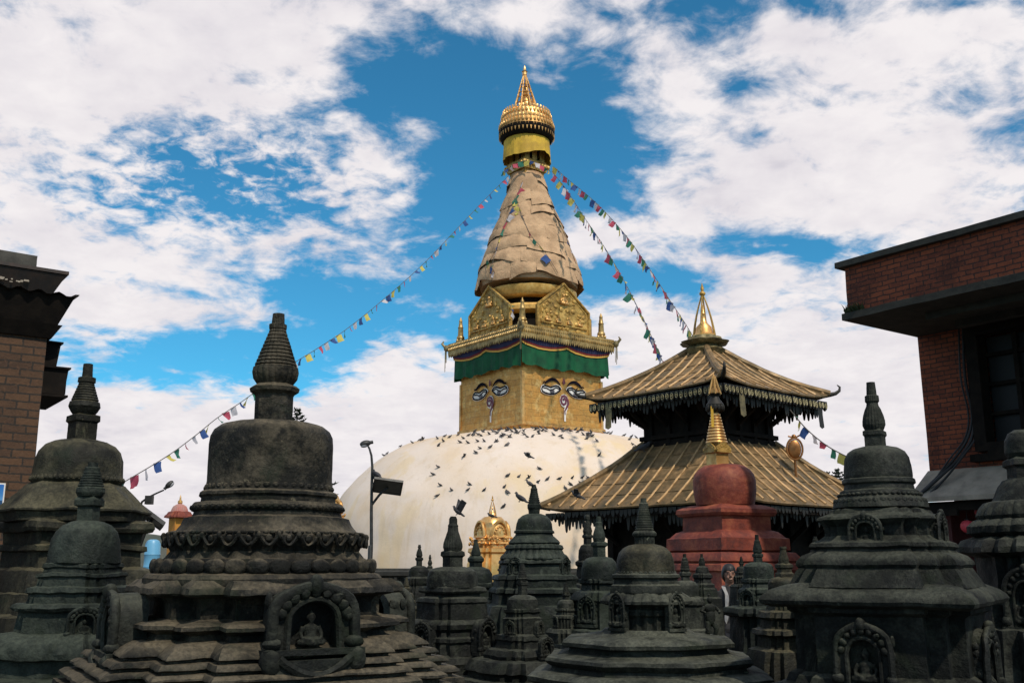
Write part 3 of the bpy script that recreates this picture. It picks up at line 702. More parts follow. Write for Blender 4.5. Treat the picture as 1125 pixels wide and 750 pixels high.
stupa('stone_stupa', 'stone stupa cut off by the right edge of the view, thick rounded lotus rings', 1136, 600, 6.4, 20, [
 ('spire', 'c', [(472, .02), (472.5, 8), (476, 14), (484, 18), (498, 19), (503, 16)]),
 ('stem', 's', [(502, 16), (505, 22), (511, 23), (514, 19), (530, 19)]),
 ('dome', 'c', [(524, .02), (524.5, 16), (528, 25), (535, 30), (545, 35), (552, 38)]),
 ('lotus_rings', 'L', [(550, 38), (552, 46), (558, 52), (566, 56), (570, 54), (572, 60), (578, 66), (585, 66), (590, 58)]),
 ('plinth', 'r', [(588, 60), (592, 74), (600, 80), (606, 80), (608, 72), (612, 62), (640, 60), (660, 64), (664, 72), (690, 76), (692, 90), (760, 96), (850, 100)]),
], STONE, niches=[(-30, 70, 625, 690, 22)])
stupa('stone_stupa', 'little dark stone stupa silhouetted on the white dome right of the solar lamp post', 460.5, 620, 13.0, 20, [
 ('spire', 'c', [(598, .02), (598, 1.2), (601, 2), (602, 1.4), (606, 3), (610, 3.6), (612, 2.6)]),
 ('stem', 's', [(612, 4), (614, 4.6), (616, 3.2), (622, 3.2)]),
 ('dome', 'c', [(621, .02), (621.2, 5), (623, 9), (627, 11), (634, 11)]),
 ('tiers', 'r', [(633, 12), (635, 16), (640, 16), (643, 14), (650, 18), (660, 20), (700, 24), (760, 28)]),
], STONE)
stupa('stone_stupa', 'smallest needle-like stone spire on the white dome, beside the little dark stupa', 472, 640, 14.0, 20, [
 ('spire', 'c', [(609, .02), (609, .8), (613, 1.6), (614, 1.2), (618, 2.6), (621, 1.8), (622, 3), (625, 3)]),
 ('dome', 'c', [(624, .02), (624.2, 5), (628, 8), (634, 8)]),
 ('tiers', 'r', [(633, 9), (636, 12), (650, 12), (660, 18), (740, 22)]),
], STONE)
stupa('stone_stupa', 'dark stone stupa with slender spire just left of the golden shrine', 522.5, 640, 10.5, 30, [
 ('spire', 'c', [(592, .02), (592, 2), (596, 2.2), (598, 2.6), (606, 5), (609, 5.5), (611, 4.5)]),
 ('stem', 's', [(610, 6), (613, 9), (616, 9), (618, 7), (624, 7)]),
 ('dome', 'c', [(622, .02), (622.3, 8), (625, 15), (630, 18), (640, 18.5)]),
 ('tiers', 'r', [(639, 18), (641, 23), (645, 23), (648, 20), (655, 22), (657, 30), (665, 32), (668, 27), (690, 30), (692, 40), (760, 46)]),
], STONE_GREEN)

def small_stupa(label, cx, Y, yt, k, m, turn=25):
    """k: half width of the dome in picture units"""
    q = lambda a: yt+a*k
    stupa('stone_stupa', label, cx, q(3), Y, turn, [
     ('spire', 'c', [(yt, .02), (yt, k*.14), (q(.25), k*.16), (q(.27), k*.24)]+rings(q(.3), k*.22, q(1.0), k*.38, 5)+[(q(1.02), k*.4), (q(1.15), k*.3)]),
     ('stem', 's', [(q(1.1), k*.3), (q(1.2), k*.5), (q(1.4), k*.5), (q(1.45), k*.36), (q(1.9), k*.38)]),
     ('dome', 'c', [(q(1.8), .02), (q(1.82), k*.5), (q(1.95), k*.8), (q(2.25), k*.97), (q(2.8), k)]),
     ('tiers', 'r', [(q(2.75), k*.95), (q(2.85), k*1.2), (q(3.05), k*1.25), (q(3.15), k*1.05), (q(3.5), k*1.15), (q(3.6), k*1.5), (q(3.85), k*1.6), (q(4.0), k*1.4), (q(5.0), k*1.5), (q(5.1), k*2.0), (q(5.5), k*2.3), (q(5.8), k*2.2), (q(8), k*2.4), (q(14), k*2.6)]),
    ], m, niches=[(0, k*1.45, q(3.7), q(4.9), k*.42), (-90, k*1.45, q(3.7), q(4.9), k*.42)])
small_stupa('low stone stupa tucked between the bud-spired one and the largest one', 446, 9.5, 634, 9, STONE_OCHRE)
small_stupa('low dark stone stupa under the golden shrine, left of the dark green conical one', 551, 9.8, 614, 9, STONE, 15)
small_stupa('low stone stupa right of the dark green conical one, in front of the slim stupa', 622, 7.6, 640, 10, STONE_GREY, 35)
small_stupa('small weathered stone stupa peeping over the left end of the wide slab roof', 898, 7.0, 589, 13, STONE_GREY, 20)
small_stupa('smallest dark stone stupa between the standing person and the stupa before the red one', 815, 10.5, 611, 6, STONE, 30)
# ------------------------------------------------------------------ the great white stupa
GY = 50.0; U = 1.0/FPX*50.3
gx = (583-CX)*U
great = empty('great_stupa', (gx, GY, 0)); tag(great, 'great white domed stupa with gilded eye-painted cube and tall cloth-wrapped golden spire', 'stupa')
def gz(y): return zat(y, GY)
b = MB()
dome_prof = [(0.0, 10.3), (1.3, 10.25), (gz(600), 10.08), (gz(580), 9.9), (gz(560), 9.55), (gz(544), 9.1), (gz(521), 8.2), (gz(505), 7.3), (gz(493), 6.25), (gz(488), 5.4), (gz(484), 4.35), (7.72, 3.45), (7.78, 0.02)]
def smooth_prof(p, n=60):
    out = []
    for k in range(len(p)-1):
        p0, p1, p2, p3 = p[max(0, k-1)], p[k], p[k+1], p[min(len(p)-1, k+2)]
        for j in range(6):
            t = j/6; q = []
            for c in range(2):
                q.append(0.5*(2*p1[c]+(p2[c]-p0[c])*t+(2*p0[c]-5*p1[c]+4*p2[c]-p3[c])*t*t+(3*p1[c]-p0[c]-3*p2[c]+p3[c])*t**3))
            out.append(tuple(q))
    return out+[p[-1]]
b.sweep(sec_circle(160), smooth_prof(dome_prof)); b.rough(0.09, 0.45, 2); b.rough(.025, 1.6, 5)
dome_o = b.build('dome', PLASTER, great, 180)
dome_bvh = BVHTree.FromPolygons([Vector(v)+Vector((gx, GY, 0)) for v in b.v], b.f)
b = MB(); sc = sec_circle(96)
b.sweep(sc, [(0, 12.2), (0.5, 12.2), (0.55, 12.0), (1.12, 12.0), (1.16, 12.25), (1.30, 12.25), (1.34, 12.05), (1.42, 12.0), (1.42, 10.2)])
for k in range(90):
    a = 2*PI*k/90; b.box((12.1*math.cos(a), 12.1*math.sin(a), 0.82), (0.3, 0.08, 0.55), None, a)
b.build('plinth', CONCRETE_DARK, great)
CR = R(38)
def gpart(name, mb, m, smooth=38, parent=None):
    o = mb.build(name, m, parent or great, smooth)
    if parent is None: o.rotation_euler = (0, 0, CR)
    return o
CB, HS = 8.04, 2.52
b = MB(); b.sweep(sec_square(160), fine_prof([(CB-.6, HS+.02), (CB+.05, HS+.02), (CB+.3, HS), (12.5, HS)], .25)); b.rough(0.035, 1.5, 4)
cube = gpart('eye_cube', b, GOLD_SHEET, 50)
b = MB()
for k in range(4):
    M = Matrix.Rotation(k*PI/2, 4, 'Z')
    b.box((0, -HS-.06, CB-.02), (5.3, .12, .16), M)
    b.box((HS-.02, -HS+.0, 9.2), (.14, .14, 2.6), M)
b.rough(.02, 3, 1); b.build('edge_strip', GOLD, cube)
# painted faces, one to each side of the cube
def ribbon(mb, pts, wid, y, M):
    n = len(pts); vs = []
    for i, p in enumerate(pts):
        a = Vector(pts[max(0, i-1)]); c = Vector(pts[min(n-1, i+1)]); t = (c-a).normalized(); nn = Vector((-t.y, t.x))
        ww = wid[i] if isinstance(wid, list) else wid
        for s in (1, -1): vs.append((p[0]+nn.x*ww*s, y, p[1]+nn.y*ww*s))
    top = [(x, y-.012, z) for x, _, z in vs]
    fs = [(2*i, 2*i+1, 2*i+3, 2*i+2) for i in range(n-1)]
    mb.add(vs+top, fs+[tuple(q+2*n for q in f) for f in fs]+[(2*i+s, 2*i+2+s, 2*n+2*i+2+s, 2*n+2*i+s) for i in range(n-1) for s in (0, 1)], M)
def plate(mb, pts, y, M):
    mb.prism([(x, y, z) for x, z in pts], (0, -.012, 0), M)
def eye_outline(s, grow=0.0):
    up = [(-.60, .10), (-.48, .20), (-.30, .235), (-.10, .17), (.05, .12), (.22, .15), (.42, .17), (.56, .10), (.60, -.02)]
    lo = [(.56, -.12), (.40, -.18), (.15, -.21), (-.10, -.20), (-.32, -.12), (-.50, .0)]
    pts = up+lo; cx_ = 0.0
    return [(s*(x*(1+grow*1.3)), z*(1+grow*3.2)) for x, z in pts]
for k in range(4):
    M = Matrix.Rotation(k*PI/2, 4, 'Z')
    y0 = -HS-.035
    for s in (1, -1):
        cxx, cz = s*.80, 9.75
        tr = lambda pts: [(cxx+x, cz+z) for x, z in pts]
        e = MB(); plate(e, tr(eye_outline(s, .09)), y0, M); eo = e.build('painted_eye', PAINT_WHITE, cube, 0)
        e = MB(); ol = tr(eye_outline(s)); ribbon(e, ol+ol[:1], .036, y0-.02, M)
        ribbon(e, tr([(s*-.52, .08), (s*-.3, .14), (s*-.08, .02), (s*.1, -.02), (s*.3, .05), (s*.5, .05)]), .026, y0-.02, M)
        e.build('eye_outline', PAINT_BLACK, eo, 0)
        e = MB(); plate(e, tr([(s*(-.05+.15*math.cos(2*PI*i/14)), -.06+.10*math.sin(2*PI*i/14)) for i in range(14)]), y0-.018, M); e.build('iris', PAINT_GREY, eo, 0)
        e = MB(); bp = [(s*(.22+1.1*i/14), 10.03+.29*math.sin(PI*(i/14)**0.85)+(.10 if i > 12 else 0)-.10*(i/14)) for i in range(15)]
        ribbon(e, bp, [.02+.06*math.sin(PI*i/14) for i in range(15)], y0-.01, M)
        e.build('eyebrow', PAINT_BLACK, cube, 0)
    e = MB()
    sp = [( .24*(1-i/26*.8)*math.cos(1.2*PI+i*.42)*.8, 9.30+.30*(1-i/26*.8)*math.sin(1.2*PI+i*.42)) for i in range(24)]
    tail = [(0.06, 8.62), (.04, 8.8), (.16, 8.98), (.26, 9.16)]
    ribbon(e, tail+[(.24, 9.32), (.15, 9.48), (0, 9.54), (-.14, 9.48), (-.2, 9.32), (-.15, 9.16), (-.02, 9.1), (.1, 9.18), (.12, 9.32), (.02, 9.4), (-.08, 9.32)], [.02, .03, .05, .06]+[.055]*11, y0-.02, M)
    no = e.build('painted_nose', PAINT_RED, cube, 0)
    e = MB(); plate(e, [(.02+.28*math.cos(2*PI*i/18), 9.30+.32*math.sin(2*PI*i/18)) for i in range(18)], y0+.004, M)
    ribbon(e, [(.06, 8.3), (.06, 8.6), (.09, 8.85), (.18, 9.0)], [.05, .06, .09, .10], y0, M)
    e.build('nose_ground', PAINT_WHITE, no, 0)
    e = MB(); ribbon(e, [(.0, 10.1), (-.05, 10.22), (0, 10.4), (.06, 10.2), (0, 10.1)], .035, y0-.015, M); e.build('brow_mark', PAINT_RED, cube, 0)

# hangings round the top of the cube
def valance(name, m, off, z0, z1f, nu=48, wav=.05, flare=.0):
    b = MB()
    for k in range(4):
        M = Matrix.Rotation(k*PI/2, 4, 'Z'); w_ = HS+off
        def P(i, j):
            u = -1+2*i/nu; t = j/6
            zb = z1f(u)
            fold = wav*math.sin(u*23+k)*t+wav*.6*math.sin(u*51+k*2)*t
            return (u*(w_+flare*t), -w_-fold-flare*t, z0+(zb-z0)*t)
        b.grid(P, nu, 6, M)
    return gpart(name, b, m, 60)
def scal(d, n=2): return lambda u: d-.22*abs(math.sin(PI*n*(u+1)/2))**.8
valance('green_valance', GREEN_CLOTH, .24, 12.15, lambda u: 10.74+.05*math.sin(u*5)+.05*math.sin(17*u), wav=.05, flare=.04)
valance('valance_trim', ORANGE_TRIM, .30, 12.2, scal(11.80), wav=.02)
valance('valance_trim', RED_CLOTH, .32, 12.2, scal(11.89), wav=.02)
valance('valance_trim', NAVY_CLOTH, .34, 12.2, scal(11.98), wav=.02)
KS = 3.02
b = MB(); b.sweep(sec_square(200), fine_prof([(12.12, KS-.5), (12.16, KS-.12), (12.22, KS-.10), (12.22, KS-.02), (12.30, KS), (12.40, KS), (12.44, KS-.06), (12.50, KS-.02), (12.58, KS), (12.60, KS-.05), (12.60, KS-.7)], .12)); b.rough(.03, 4, 3)
corn = gpart('cornice', b, GOLD_DULL)
for k in range(4):
    b = MB(); M = Matrix.Rotation(k*PI/2, 4, 'Z'); n = 44
    for i in range(n):
        u = -KS+2*KS*(i+.5)/n; h = .22+.06*rnd.random(); wd = 2*KS/n*.46
        b.prism([(u-wd, -KS+.05, 12.26), (u-wd, -KS+.05, 12.26-h*.6), (u, -KS+.05, 12.26-h*1.25), (u+wd, -KS+.05, 12.26-h*.6), (u+wd, -KS+.05, 12.26)], (0, -.05, 0), M)
        b.ball((u, -KS+.0, 12.33), (wd*.95, .07, .085), M, 6, 5)
        b.ball((u, -KS+.02, 12.53), (wd*.8, .06, .06), M, 6, 5)
    b.box((0, -KS+.04, 12.43), (2*KS, .06, .42), M)
    b.build('cornice_fringe', FRINGE_GOLD, corn, 30)
for k in range(4):
    b = MB(); M = Matrix.Rotation(k*PI/2, 4, 'Z')
    c0 = Vector((KS, -KS, 12.45))
    b.tube([c0+Vector((-.1, .1, 0)), c0+Vector((.12, -.12, .05)), c0+Vector((.22, -.22, .22)), c0+Vector((.16, -.16, .36))], [.10, .09, .07, .03], 6, M)
    b.ball(c0+Vector((.05, -.05, -.02)), (.16, .16, .18), M, 8, 6)
    for i in range(5):
        q = c0+Vector((.12-.1*rnd.random(), -.12+.1*rnd.random(), -.1))
        b.tube([q, q+Vector((0, 0, -.5-.7*rnd.random()))], .016, 5, M)
    b.build('corner_ornament', FRINGE, corn, 50)
# gables (one on each face) with their relief figures
for k in range(4):
    M = Matrix.Rotation(k*PI/2, 4, 'Z'); yf = -2.62
    hw, z0, zs, za = 1.66, 12.60, 13.88, 15.15
    out = [(-hw, z0), (hw, z0), (hw*1.0, zs), (0, za), (-hw*1.0, zs)]
    b = MB(); b.prism([(x, yf+.16, z) for x, z in out], (0, -.16, 0), M)
    rim = [(-hw, z0), (-hw, zs), (0, za), (hw, zs), (hw, z0)]
    b.tube([(x, yf-.02, z) for x, z in rim], .075, 6, M)
    b.tube([(x*.9, yf-.0, z0+(z-z0)*.93) for x, z in rim], .03, 5, M)
    b.box((0, yf-.04, 13.02), (3.0, .10, .06), M)
    for i in range(70):
        u, v = rnd.uniform(-1.45, 1.45), rnd.uniform(12.65, 14.80)
        if v > zs-.1 and abs(u) > hw*(za-v)/(za-zs)-.18: continue
        b.ball((u, yf, v), (rnd.uniform(.06, .15), .07, rnd.uniform(.06, .15)), M, 7, 5)
    b.rough(.02, 5, k)
    go = gpart('gable', b, GOLD_DULL, 35)
    for (x, z, s_) in ((0, 14.05, .62), (-1.05, 13.10, .42), (-.36, 13.08, .42), (.36, 13.08, .42), (1.05, 13.10, .42)):
        p = M @ Vector((x, yf-.02, z)); figure(go, GOLD, p, s_, k*PI/2, 'relief_figure')
# corner pinnacles standing on the cornice
for k in range(4):
    a = k*PI/2-PI/4; r = 3.62
    b = MB(); M = Matrix.Translation((r*math.cos(a), r*math.sin(a), 0))
    b.sweep(sec_circle(16), [(12.55, .30), (12.70, .30), (12.75, .22), (12.90, .20), (13.00, .28), (13.10, .26), (13.15, .2), (13.60, .17), (13.65, .2), (13.70, .16), (14.00, .11), (14.05, .13), (14.30, .02)], M)
    for i in range(6):
        t = 2*PI*i/6; b.ball((.26*math.cos(t), .26*math.sin(t), 12.82), (.09, .09, .13), M, 7, 5)
    b.v = [(x-(x-r*math.cos(a))*.25, y-(y-r*math.sin(a))*.25, 12.55+(z-12.55)*.86) for x, y, z in b.v]; gpart('corner_pinnacle', b, FRINGE_GOLD)
# neck rings under the spire
def spx(y): return gz(y)
def lathe_part(name, rows, m, dx=0.0, n=64, rough=0.0, smooth=38, parent=None, lotus=None):
    b = MB(); b.sweep(sec_circle(n) if not lotus else sec_lotus(lotus, .05, lotus*8), rows)
    if rough: b.rough(rough, 2.0, len(rows))
    o = b.build(name, m, parent or great, smooth); o.location.x = dx
    return o
lathe_part('neck', [(12.20, 1.9), (13.70, 1.75), (14.80, 1.7), (15.80, 1.7)], WOOD_DARK)
lathe_part('gold_ring', [(13.75, 1.7), (13.80, 2.0), (13.90, 2.12), (14.10, 2.14), (14.22, 2.05), (14.25, 1.7)], RING_GOLD, rough=.02)
lathe_part('gold_ring', [(14.58, 1.7), (14.60, 2.2), (14.70, 2.32), (15.10, 2.42), (15.15, 2.3), (15.20, 1.7)], RING_GOLD, rough=.02)
# cloth-wrapped spire: rows of overlapping sheets over stacked rings
CN = [(319, 60), (300, 57.5), (280, 49.5), (260, 42), (230, 29.5), (212, 23.5), (197, 19.5)]
def cone_r(z):
    pr = [(gz(y), h*U) for y, h in CN]
    for (z0, r0), (z1, r1) in zip(pr, pr[1:]):
        if z <= z1 or (z1, r1) == pr[-1]: return r0+(r1-r0)*min(1.1, max(-.2, (z-z0)/(z1-z0)))
zb0, zt0 = gz(319), gz(197)
lean = lambda z: -0.03-.10*(z-zb0)/(zt0-zb0)
b = MB(); b.sweep(sec_circle(48), [(zb0+(zt0-zb0)*i/24, cone_r(zb0+(zt0-zb0)*i/24)*(.95 if i % 2 else .91)) for i in range(25)])
core = b.build('spire', WRAP, great); core.location.x = -.08
b = MB(); rows = 8
for rr_ in range(rows):
    za, zb_ = zb0+(zt0-zb0)*rr_/rows, zb0+(zt0-zb0)*(rr_+1.22)/rows
    n = max(5, int(8-3*rr_/rows)); a0 = rnd.random()*6
    cuts = sorted([a0+2*PI*(i+rnd.uniform(-.22, .22))/n for i in range(n)])
    for i in range(n):
        t0, t1 = cuts[i], cuts[(i+1) % n]+(2*PI if i == n-1 else 0)+.02
        dz = rnd.uniform(-.45, .25) if rr_ else rnd.uniform(-.12, .12); fl = rnd.choice((.0, .02, .05, .10)); tilt = rnd.uniform(-.45, .45); ph = rnd.random()*9; bulge = rnd.uniform(.05, .10)
        def P(p, q):
            u, v = p/10, q/7
            a = t0+(t1-t0)*u
            zz_ = za+(zb_-za)*v+dz*(1-v)+tilt*(u-.5)*(1-v)+.05*math.sin(u*7+ph)*(1-v)
            sag = bulge*math.sin(PI*min(1, v*1.05))**.7*(.2+.8*max(0, math.sin(PI*u))**.5)
            flare = fl*(1-v)**4+.03*math.sin(u*13+ph)*(1-v)+.05*math.sin(PI*u)**.5*0
            edge = .05*rnd.random()*0
            r = cone_r(zz_)*1.0+sag+flare-.05*v+.012*math.sin(u*31+v*9+ph)
            return (r*math.cos(a)+lean(zz_), r*math.sin(a), zz_)
        b.grid(P, 10, 7)
b.rough(.05, 1.3, 5)
wrap_o = b.build('cloth_wrapping', WRAP, great, 50)
cone_bvh = BVHTree.FromPolygons([Vector(v)+Vector((gx, GY, 0)) for v in b.v], b.f)
# crown above the cone
DX = -.15
b = MB()
for (yy0, yy1, hs) in ((196, 190, 18.5), (191, 187, 22), (187.5, 183, 23), (182.5, 180.5, 21)):
    b.sweep(sec_square(40), [(gz(yy0), hs*U*.74), (gz(yy1), hs*U*.78)])
for k in range(4):
    M = Matrix.Rotation(k*PI/2, 4, 'Z')
    for i in range(9): b.ball((-.8+.2*i, -.83, gz(186)), (.09, .08, .12), M, 7, 5)
    for i in range(3): b.box((-.5+.5*i, -.62, gz(175)), (.3, .1, .7), M)
b.rough(.03, 3, 6)
o = gpart('crown_frame', b, GOLD_DULL); o.location.x = DX
lathe_part('crown_drum', [(gz(184), .62), (gz(150), .66)], WOOD_DARK, DX)
b = MB()
def P(i, j):
    a = 2*PI*i/72; t = j/6
    z = gz(151)+(gz(177+3*math.sin(2*a+.6)+2.0*math.sin(3*a))-gz(151))*t
    r = (26.5+.6*math.sin(a*14)*t+.4*math.sin(23*a)*t+1.2*t)*U
    return (r*math.cos(a), r*math.sin(a), z)
b.grid(P, 72, 6, None, True); o = b.build('yellow_skirt', YELLOW_CLOTH, great, 80); o.location.x = DX
def crown_ring(name, y0, y1, h0, h1, m, n, dx):
    rows = [(gz(y0), .8), (gz(y0)+.03, h0*U*.96), (gz(y0)+.12, h0*U), (gz(y0)*.5+gz(y1)*.5, (h0+h1)/2*U*1.015), (gz(y1)-.08, h1*U), (gz(y1), h1*U*.97), (gz(y1), .5)]
    o = lathe_part(name, rows, m, dx, 72, .015)
    b = MB()
    for i in range(n):
        a = 2*PI*i/n; r = h0*U; rot = Matrix.Rotation(a, 4, 'Z')
        b.prism([(r-.02, -PI*r/n*.85, gz(y0)+.2), (r-.02, 0, gz(y0)-.22), (r-.02, PI*r/n*.85, gz(y0)+.2)], (.04, 0, 0), rot)
        b.ball(((h0+h1)/2*U*1.02, 0, (gz(y0)+gz(y1))/2+.1), (.06, PI*r/n*.8, .15), rot, 7, 5)
        b.ball((h1*U, 0, gz(y1)+.03), (.05, PI*r/n*.6, .14), rot, 6, 5)
    b.build('ring_fringe', m, o, 40); return o
lathe_part('canopy_underside', [(gz(157), 1.28), (gz(156), 1.36), (gz(150), 1.5), (gz(146), 1.5)], WOOD_DARK, DX)
crown_ring('canopy_ring', 150, 138, 32.3, 30.5, GOLD, 44, DX)
crown_ring('canopy_ring', 139, 127, 29.5, 27.5, GOLD_BRIGHT, 40, DX-.01)
PXX = -.22
lathe_part('canopy_roof', [(gz(129), 1.25), (gz(127), 1.2), (gz(124.5), .7), (gz(123), .4)], GOLD, DX)
lathe_part('bell_finial', [(gz(126), .46), (gz(123), .50), (gz(113), .38), (gz(110.5), .33), (gz(110), .34), (gz(109), .24), (gz(107), .20), (gz(106), .25), (gz(105), .22), (gz(103), .16), (gz(102), .2), (gz(100), .13), (gz(97), .10), (gz(96), .14), (gz(94), .07), (gz(84), .03)], GOLD_BRIGHT, PXX+.04, 24)
b = MB()
for k in range(8):
    a = PI/8+k*PI/4
    pts = [( (.74-.68*t)*math.cos(a)-.06*t, (.74-.68*t)*math.sin(a), gz(127)+(gz(82)-gz(127))*t) for t in [i/10 for i in range(11)]]
    b.tube(pts, [.055-.025*i/10 for i in range(11)], 6)
    for i in range(2, 9): b.ball(pts[i], (.05, .05, .06), None, 6, 5)
for yy in (116, 104, 94):
    t = (gz(yy)-gz(127))/(gz(82)-gz(127)); r = .74-.68*t
    b.tube([(r*math.cos(2*PI*i/16)-.06*t, r*math.sin(2*PI*i/16), gz(yy)) for i in range(17)], .03, 5, None, False)
o = b.build('pinnacle_frame', GOLD, great, 50); o.location.x = PXX+.03
lathe_part('pinnacle_tip', [(gz(84), .06), (gz(83), .13), (gz(80), .12), (gz(79), .16), (gz(78), .07), (gz(75.5), .08), (gz(72), .01)], GOLD_BRIGHT, PXX-.03, 16)

# ------------------------------------------------------------------ pagoda temple
PY, PX_ = 22.0, 4.33
pag = empty('pagoda_temple', (PX_, PY, 0), R(41)); tag(pag, 'two-tiered pagoda temple with ribbed gilded roofs and hanging brass fringes', 'temple')
def hip_roof(name, E, T, ze, zt, nrib, rise=.10, sag=.10):
    b = MB(); rb_ = MB()
    def wv(v): return E+(T-E)*v
    def zv(u, v): return ze+(zt-ze)*(v-sag*math.sin(PI*v))+rise*abs(u)**5*(1-v)**2
    nu, nv = 24, 14
    for k in range(4):
        M = Matrix.Rotation(k*PI/2, 4, 'Z')
        b.grid(lambda i, j: ((-1+2*i/nu)*wv(j/nv), -wv(j/nv), zv(-1+2*i/nu, j/nv)), nu, nv, M)
        b.grid(lambda i, j: ((-1+2*i/nu)*wv(j/nv)*.985, -wv(j/nv)*.985, zv(-1+2*i/nu, j/nv)-.03-.04*min(1, j)), nu, nv, M)
        b.grid(lambda i, j: ((-1+2*i/nu)*E*(1-.006*j), -E*(1-.006*j), zv(-1+2*i/nu, 0)-.03*j), nu, 1, M)
        for q in range(nrib):
            x = -E+2*E*(q+.5)/nrib
            vend = min(1.0, (E-abs(x))/(E-T))-.01
            if vend < .06: continue
            pts = []
            for j in range(9):
                v = .03+(vend-.03)*j/8; pts.append((x, -wv(v), zv(x/wv(max(v, 0)), max(v, 0))+.012))
            rb_.tube(pts, .024, 6, M)
        hp = [(wv(v), -wv(v), zv(1, v)+.02) for v in [i/10 for i in range(11)]]
        b.tube(hp, [.075]*11, 8, M)
        v3 = [.22, .42, .62, .8]
        for v in v3: b.tube([((-1+2*i/12)*wv(v)*.99, -wv(v), zv(-1+2*i/12, v)+.006) for i in range(13)], .013, 4, M)
    b.rough(.02, 2.2, E)
    ro = b.build(name, ROOF, pag, 40)
    rb_.rough(.02, 2.2, E); rb_.build('roof_seam', ROOF_RIB, ro, 60)
    for k in range(4):
        b = MB(); M = Matrix.Rotation(k*PI/2, 4, 'Z')
        zc = ze+rise
        b.tube([(E-.15, -E+.15, zc-.05), (E+.02, -E-.02, zc), (E+.09, -E-.09, zc+.02), (E+.15, -E-.15, zc+.08), (E+.16, -E-.16, zc+.16), (E+.12, -E-.12, zc+.21)], [.05, .05, .042, .034, .025, .010], 7, M)
        b.build('corner_horn', FRINGE_DARK, ro, 60)
    b = MB()
    for k in range(4):
        M = Matrix.Rotation(k*PI/2, 4, 'Z')
        b.box((0, -E*.97+.04, ze-.13), (E*1.92, .06, .09), M)
        for q in range(26):
            x = -E*.93+E*1.86*q/25; b.box((x, -E*.70, ze-.11), (.06, E*.5, .08), M)
    b.build('rafters', WOOD_DARK, ro)
    return ro
up_r = hip_roof('upper_roof', 1.90, .24, 5.12, 6.26, 12, .12, .07)
lo_r = hip_roof('lower_roof', 2.62, 1.0, 2.72, 4.15, 15, .10, .05)
def fringe(parent, E, z, h, n, m, ragged=.2, tip=.5):
    for k in range(4):
        M = Matrix.Rotation(k*PI/2, 4, 'Z'); b = MB(); md = MB()
        for i in range(n):
            x = -E+2*E*(i+.5)/n; wd = E/n*.86; hh = h*(1+ragged*rnd.uniform(-1, 1)); y = -E-rnd.uniform(-.012, .012)
            sw = rnd.uniform(-.25, .25)*wd
            pts = [(x-wd, y, z), (x-wd+sw*.4, y, z-hh*(1-tip)), (x-wd*.45+sw, y, z-hh*.93), (x+sw, y, z-hh), (x+wd*.45+sw, y, z-hh*.93), (x+wd+sw*.4, y, z-hh*(1-tip)), (x+wd, y, z)]
            b.prism(pts, (0, -.015, 0), M)
            if m is FRINGE:
                md.tube([(x+.62*wd*math.cos(2*PI*j/8), y-.022, z-hh*.5+.30*hh*math.sin(2*PI*j/8)) for j in range(9)], wd*.2, 5, M, False); md.ball((x, y-.02, z-hh*.5), (wd*.2, .02, hh*.12), M, 6, 5)
        fo = b.build('eave_fringe', FRINGE_DARK, parent, 30)
        if md.v: md.build('fringe_medallion', FRINGE_PALE, fo, 50)
fringe(up_r, 1.84, 5.07, .20, 30, FRINGE, .08, .3)
fringe(up_r, 1.70, 4.98, .24, 34, FRINGE_DARK, .4)
fringe(lo_r, 2.54, 2.67, .13, 44, FRINGE_DARK, .4)
fringe(lo_r, 2.36, 2.66, .28, 44, FRINGE_DARK, .5)
b = MB(); b.sweep(SECS['s'], [(3.9, 1.06), (4.2, 1.06), (4.22, 1.0), (5.4, 1.0)])
for k in range(4):
    M = Matrix.Rotation(k*PI/2, 4, 'Z')
    for i in range(4): b.box((-.75+.5*i, -1.02, 4.6), (.10, .10, .9), M)
    b.box((0, -1.03, 4.28), (2.1, .12, .09), M)
b.build('upper_wall', WOOD_DARK, pag)
b = MB(); b.sweep(SECS['s'], [(0, 1.9), (.4, 1.9), (.42, 1.55), (3.0, 1.55)])
for k in range(4):
    M = Matrix.Rotation(k*PI/2, 4, 'Z')
    for x in (-1.45, -.5, .5, 1.45): b.box((x, -1.6, 1.7), (.16, .14, 2.6), M)
    b.box((0, -1.6, 2.75), (3.2, .16, .16), M)
b.build('lower_wall', WOOD_DARK, pag)
for (E, z0, z1, hs) in ((1.75, 4.5, 5.08, 1.02), (2.35, 2.0, 2.72, 1.6)):
    for k in range(4):
        M = Matrix.Rotation(k*PI/2, 4, 'Z')
        for i in range(4):
            x = (-.8+.533*i)*hs; b = MB()
            b.tube([(x, -hs, z0), (x*1.1, -(hs+E)/2-.03, (z0+z1)/2-.02), (x*1.2, -E*.96, z1)], [.05, .06, .05], 6, M)
            b.build('roof_strut', WOOD_DARK, pag, 50)
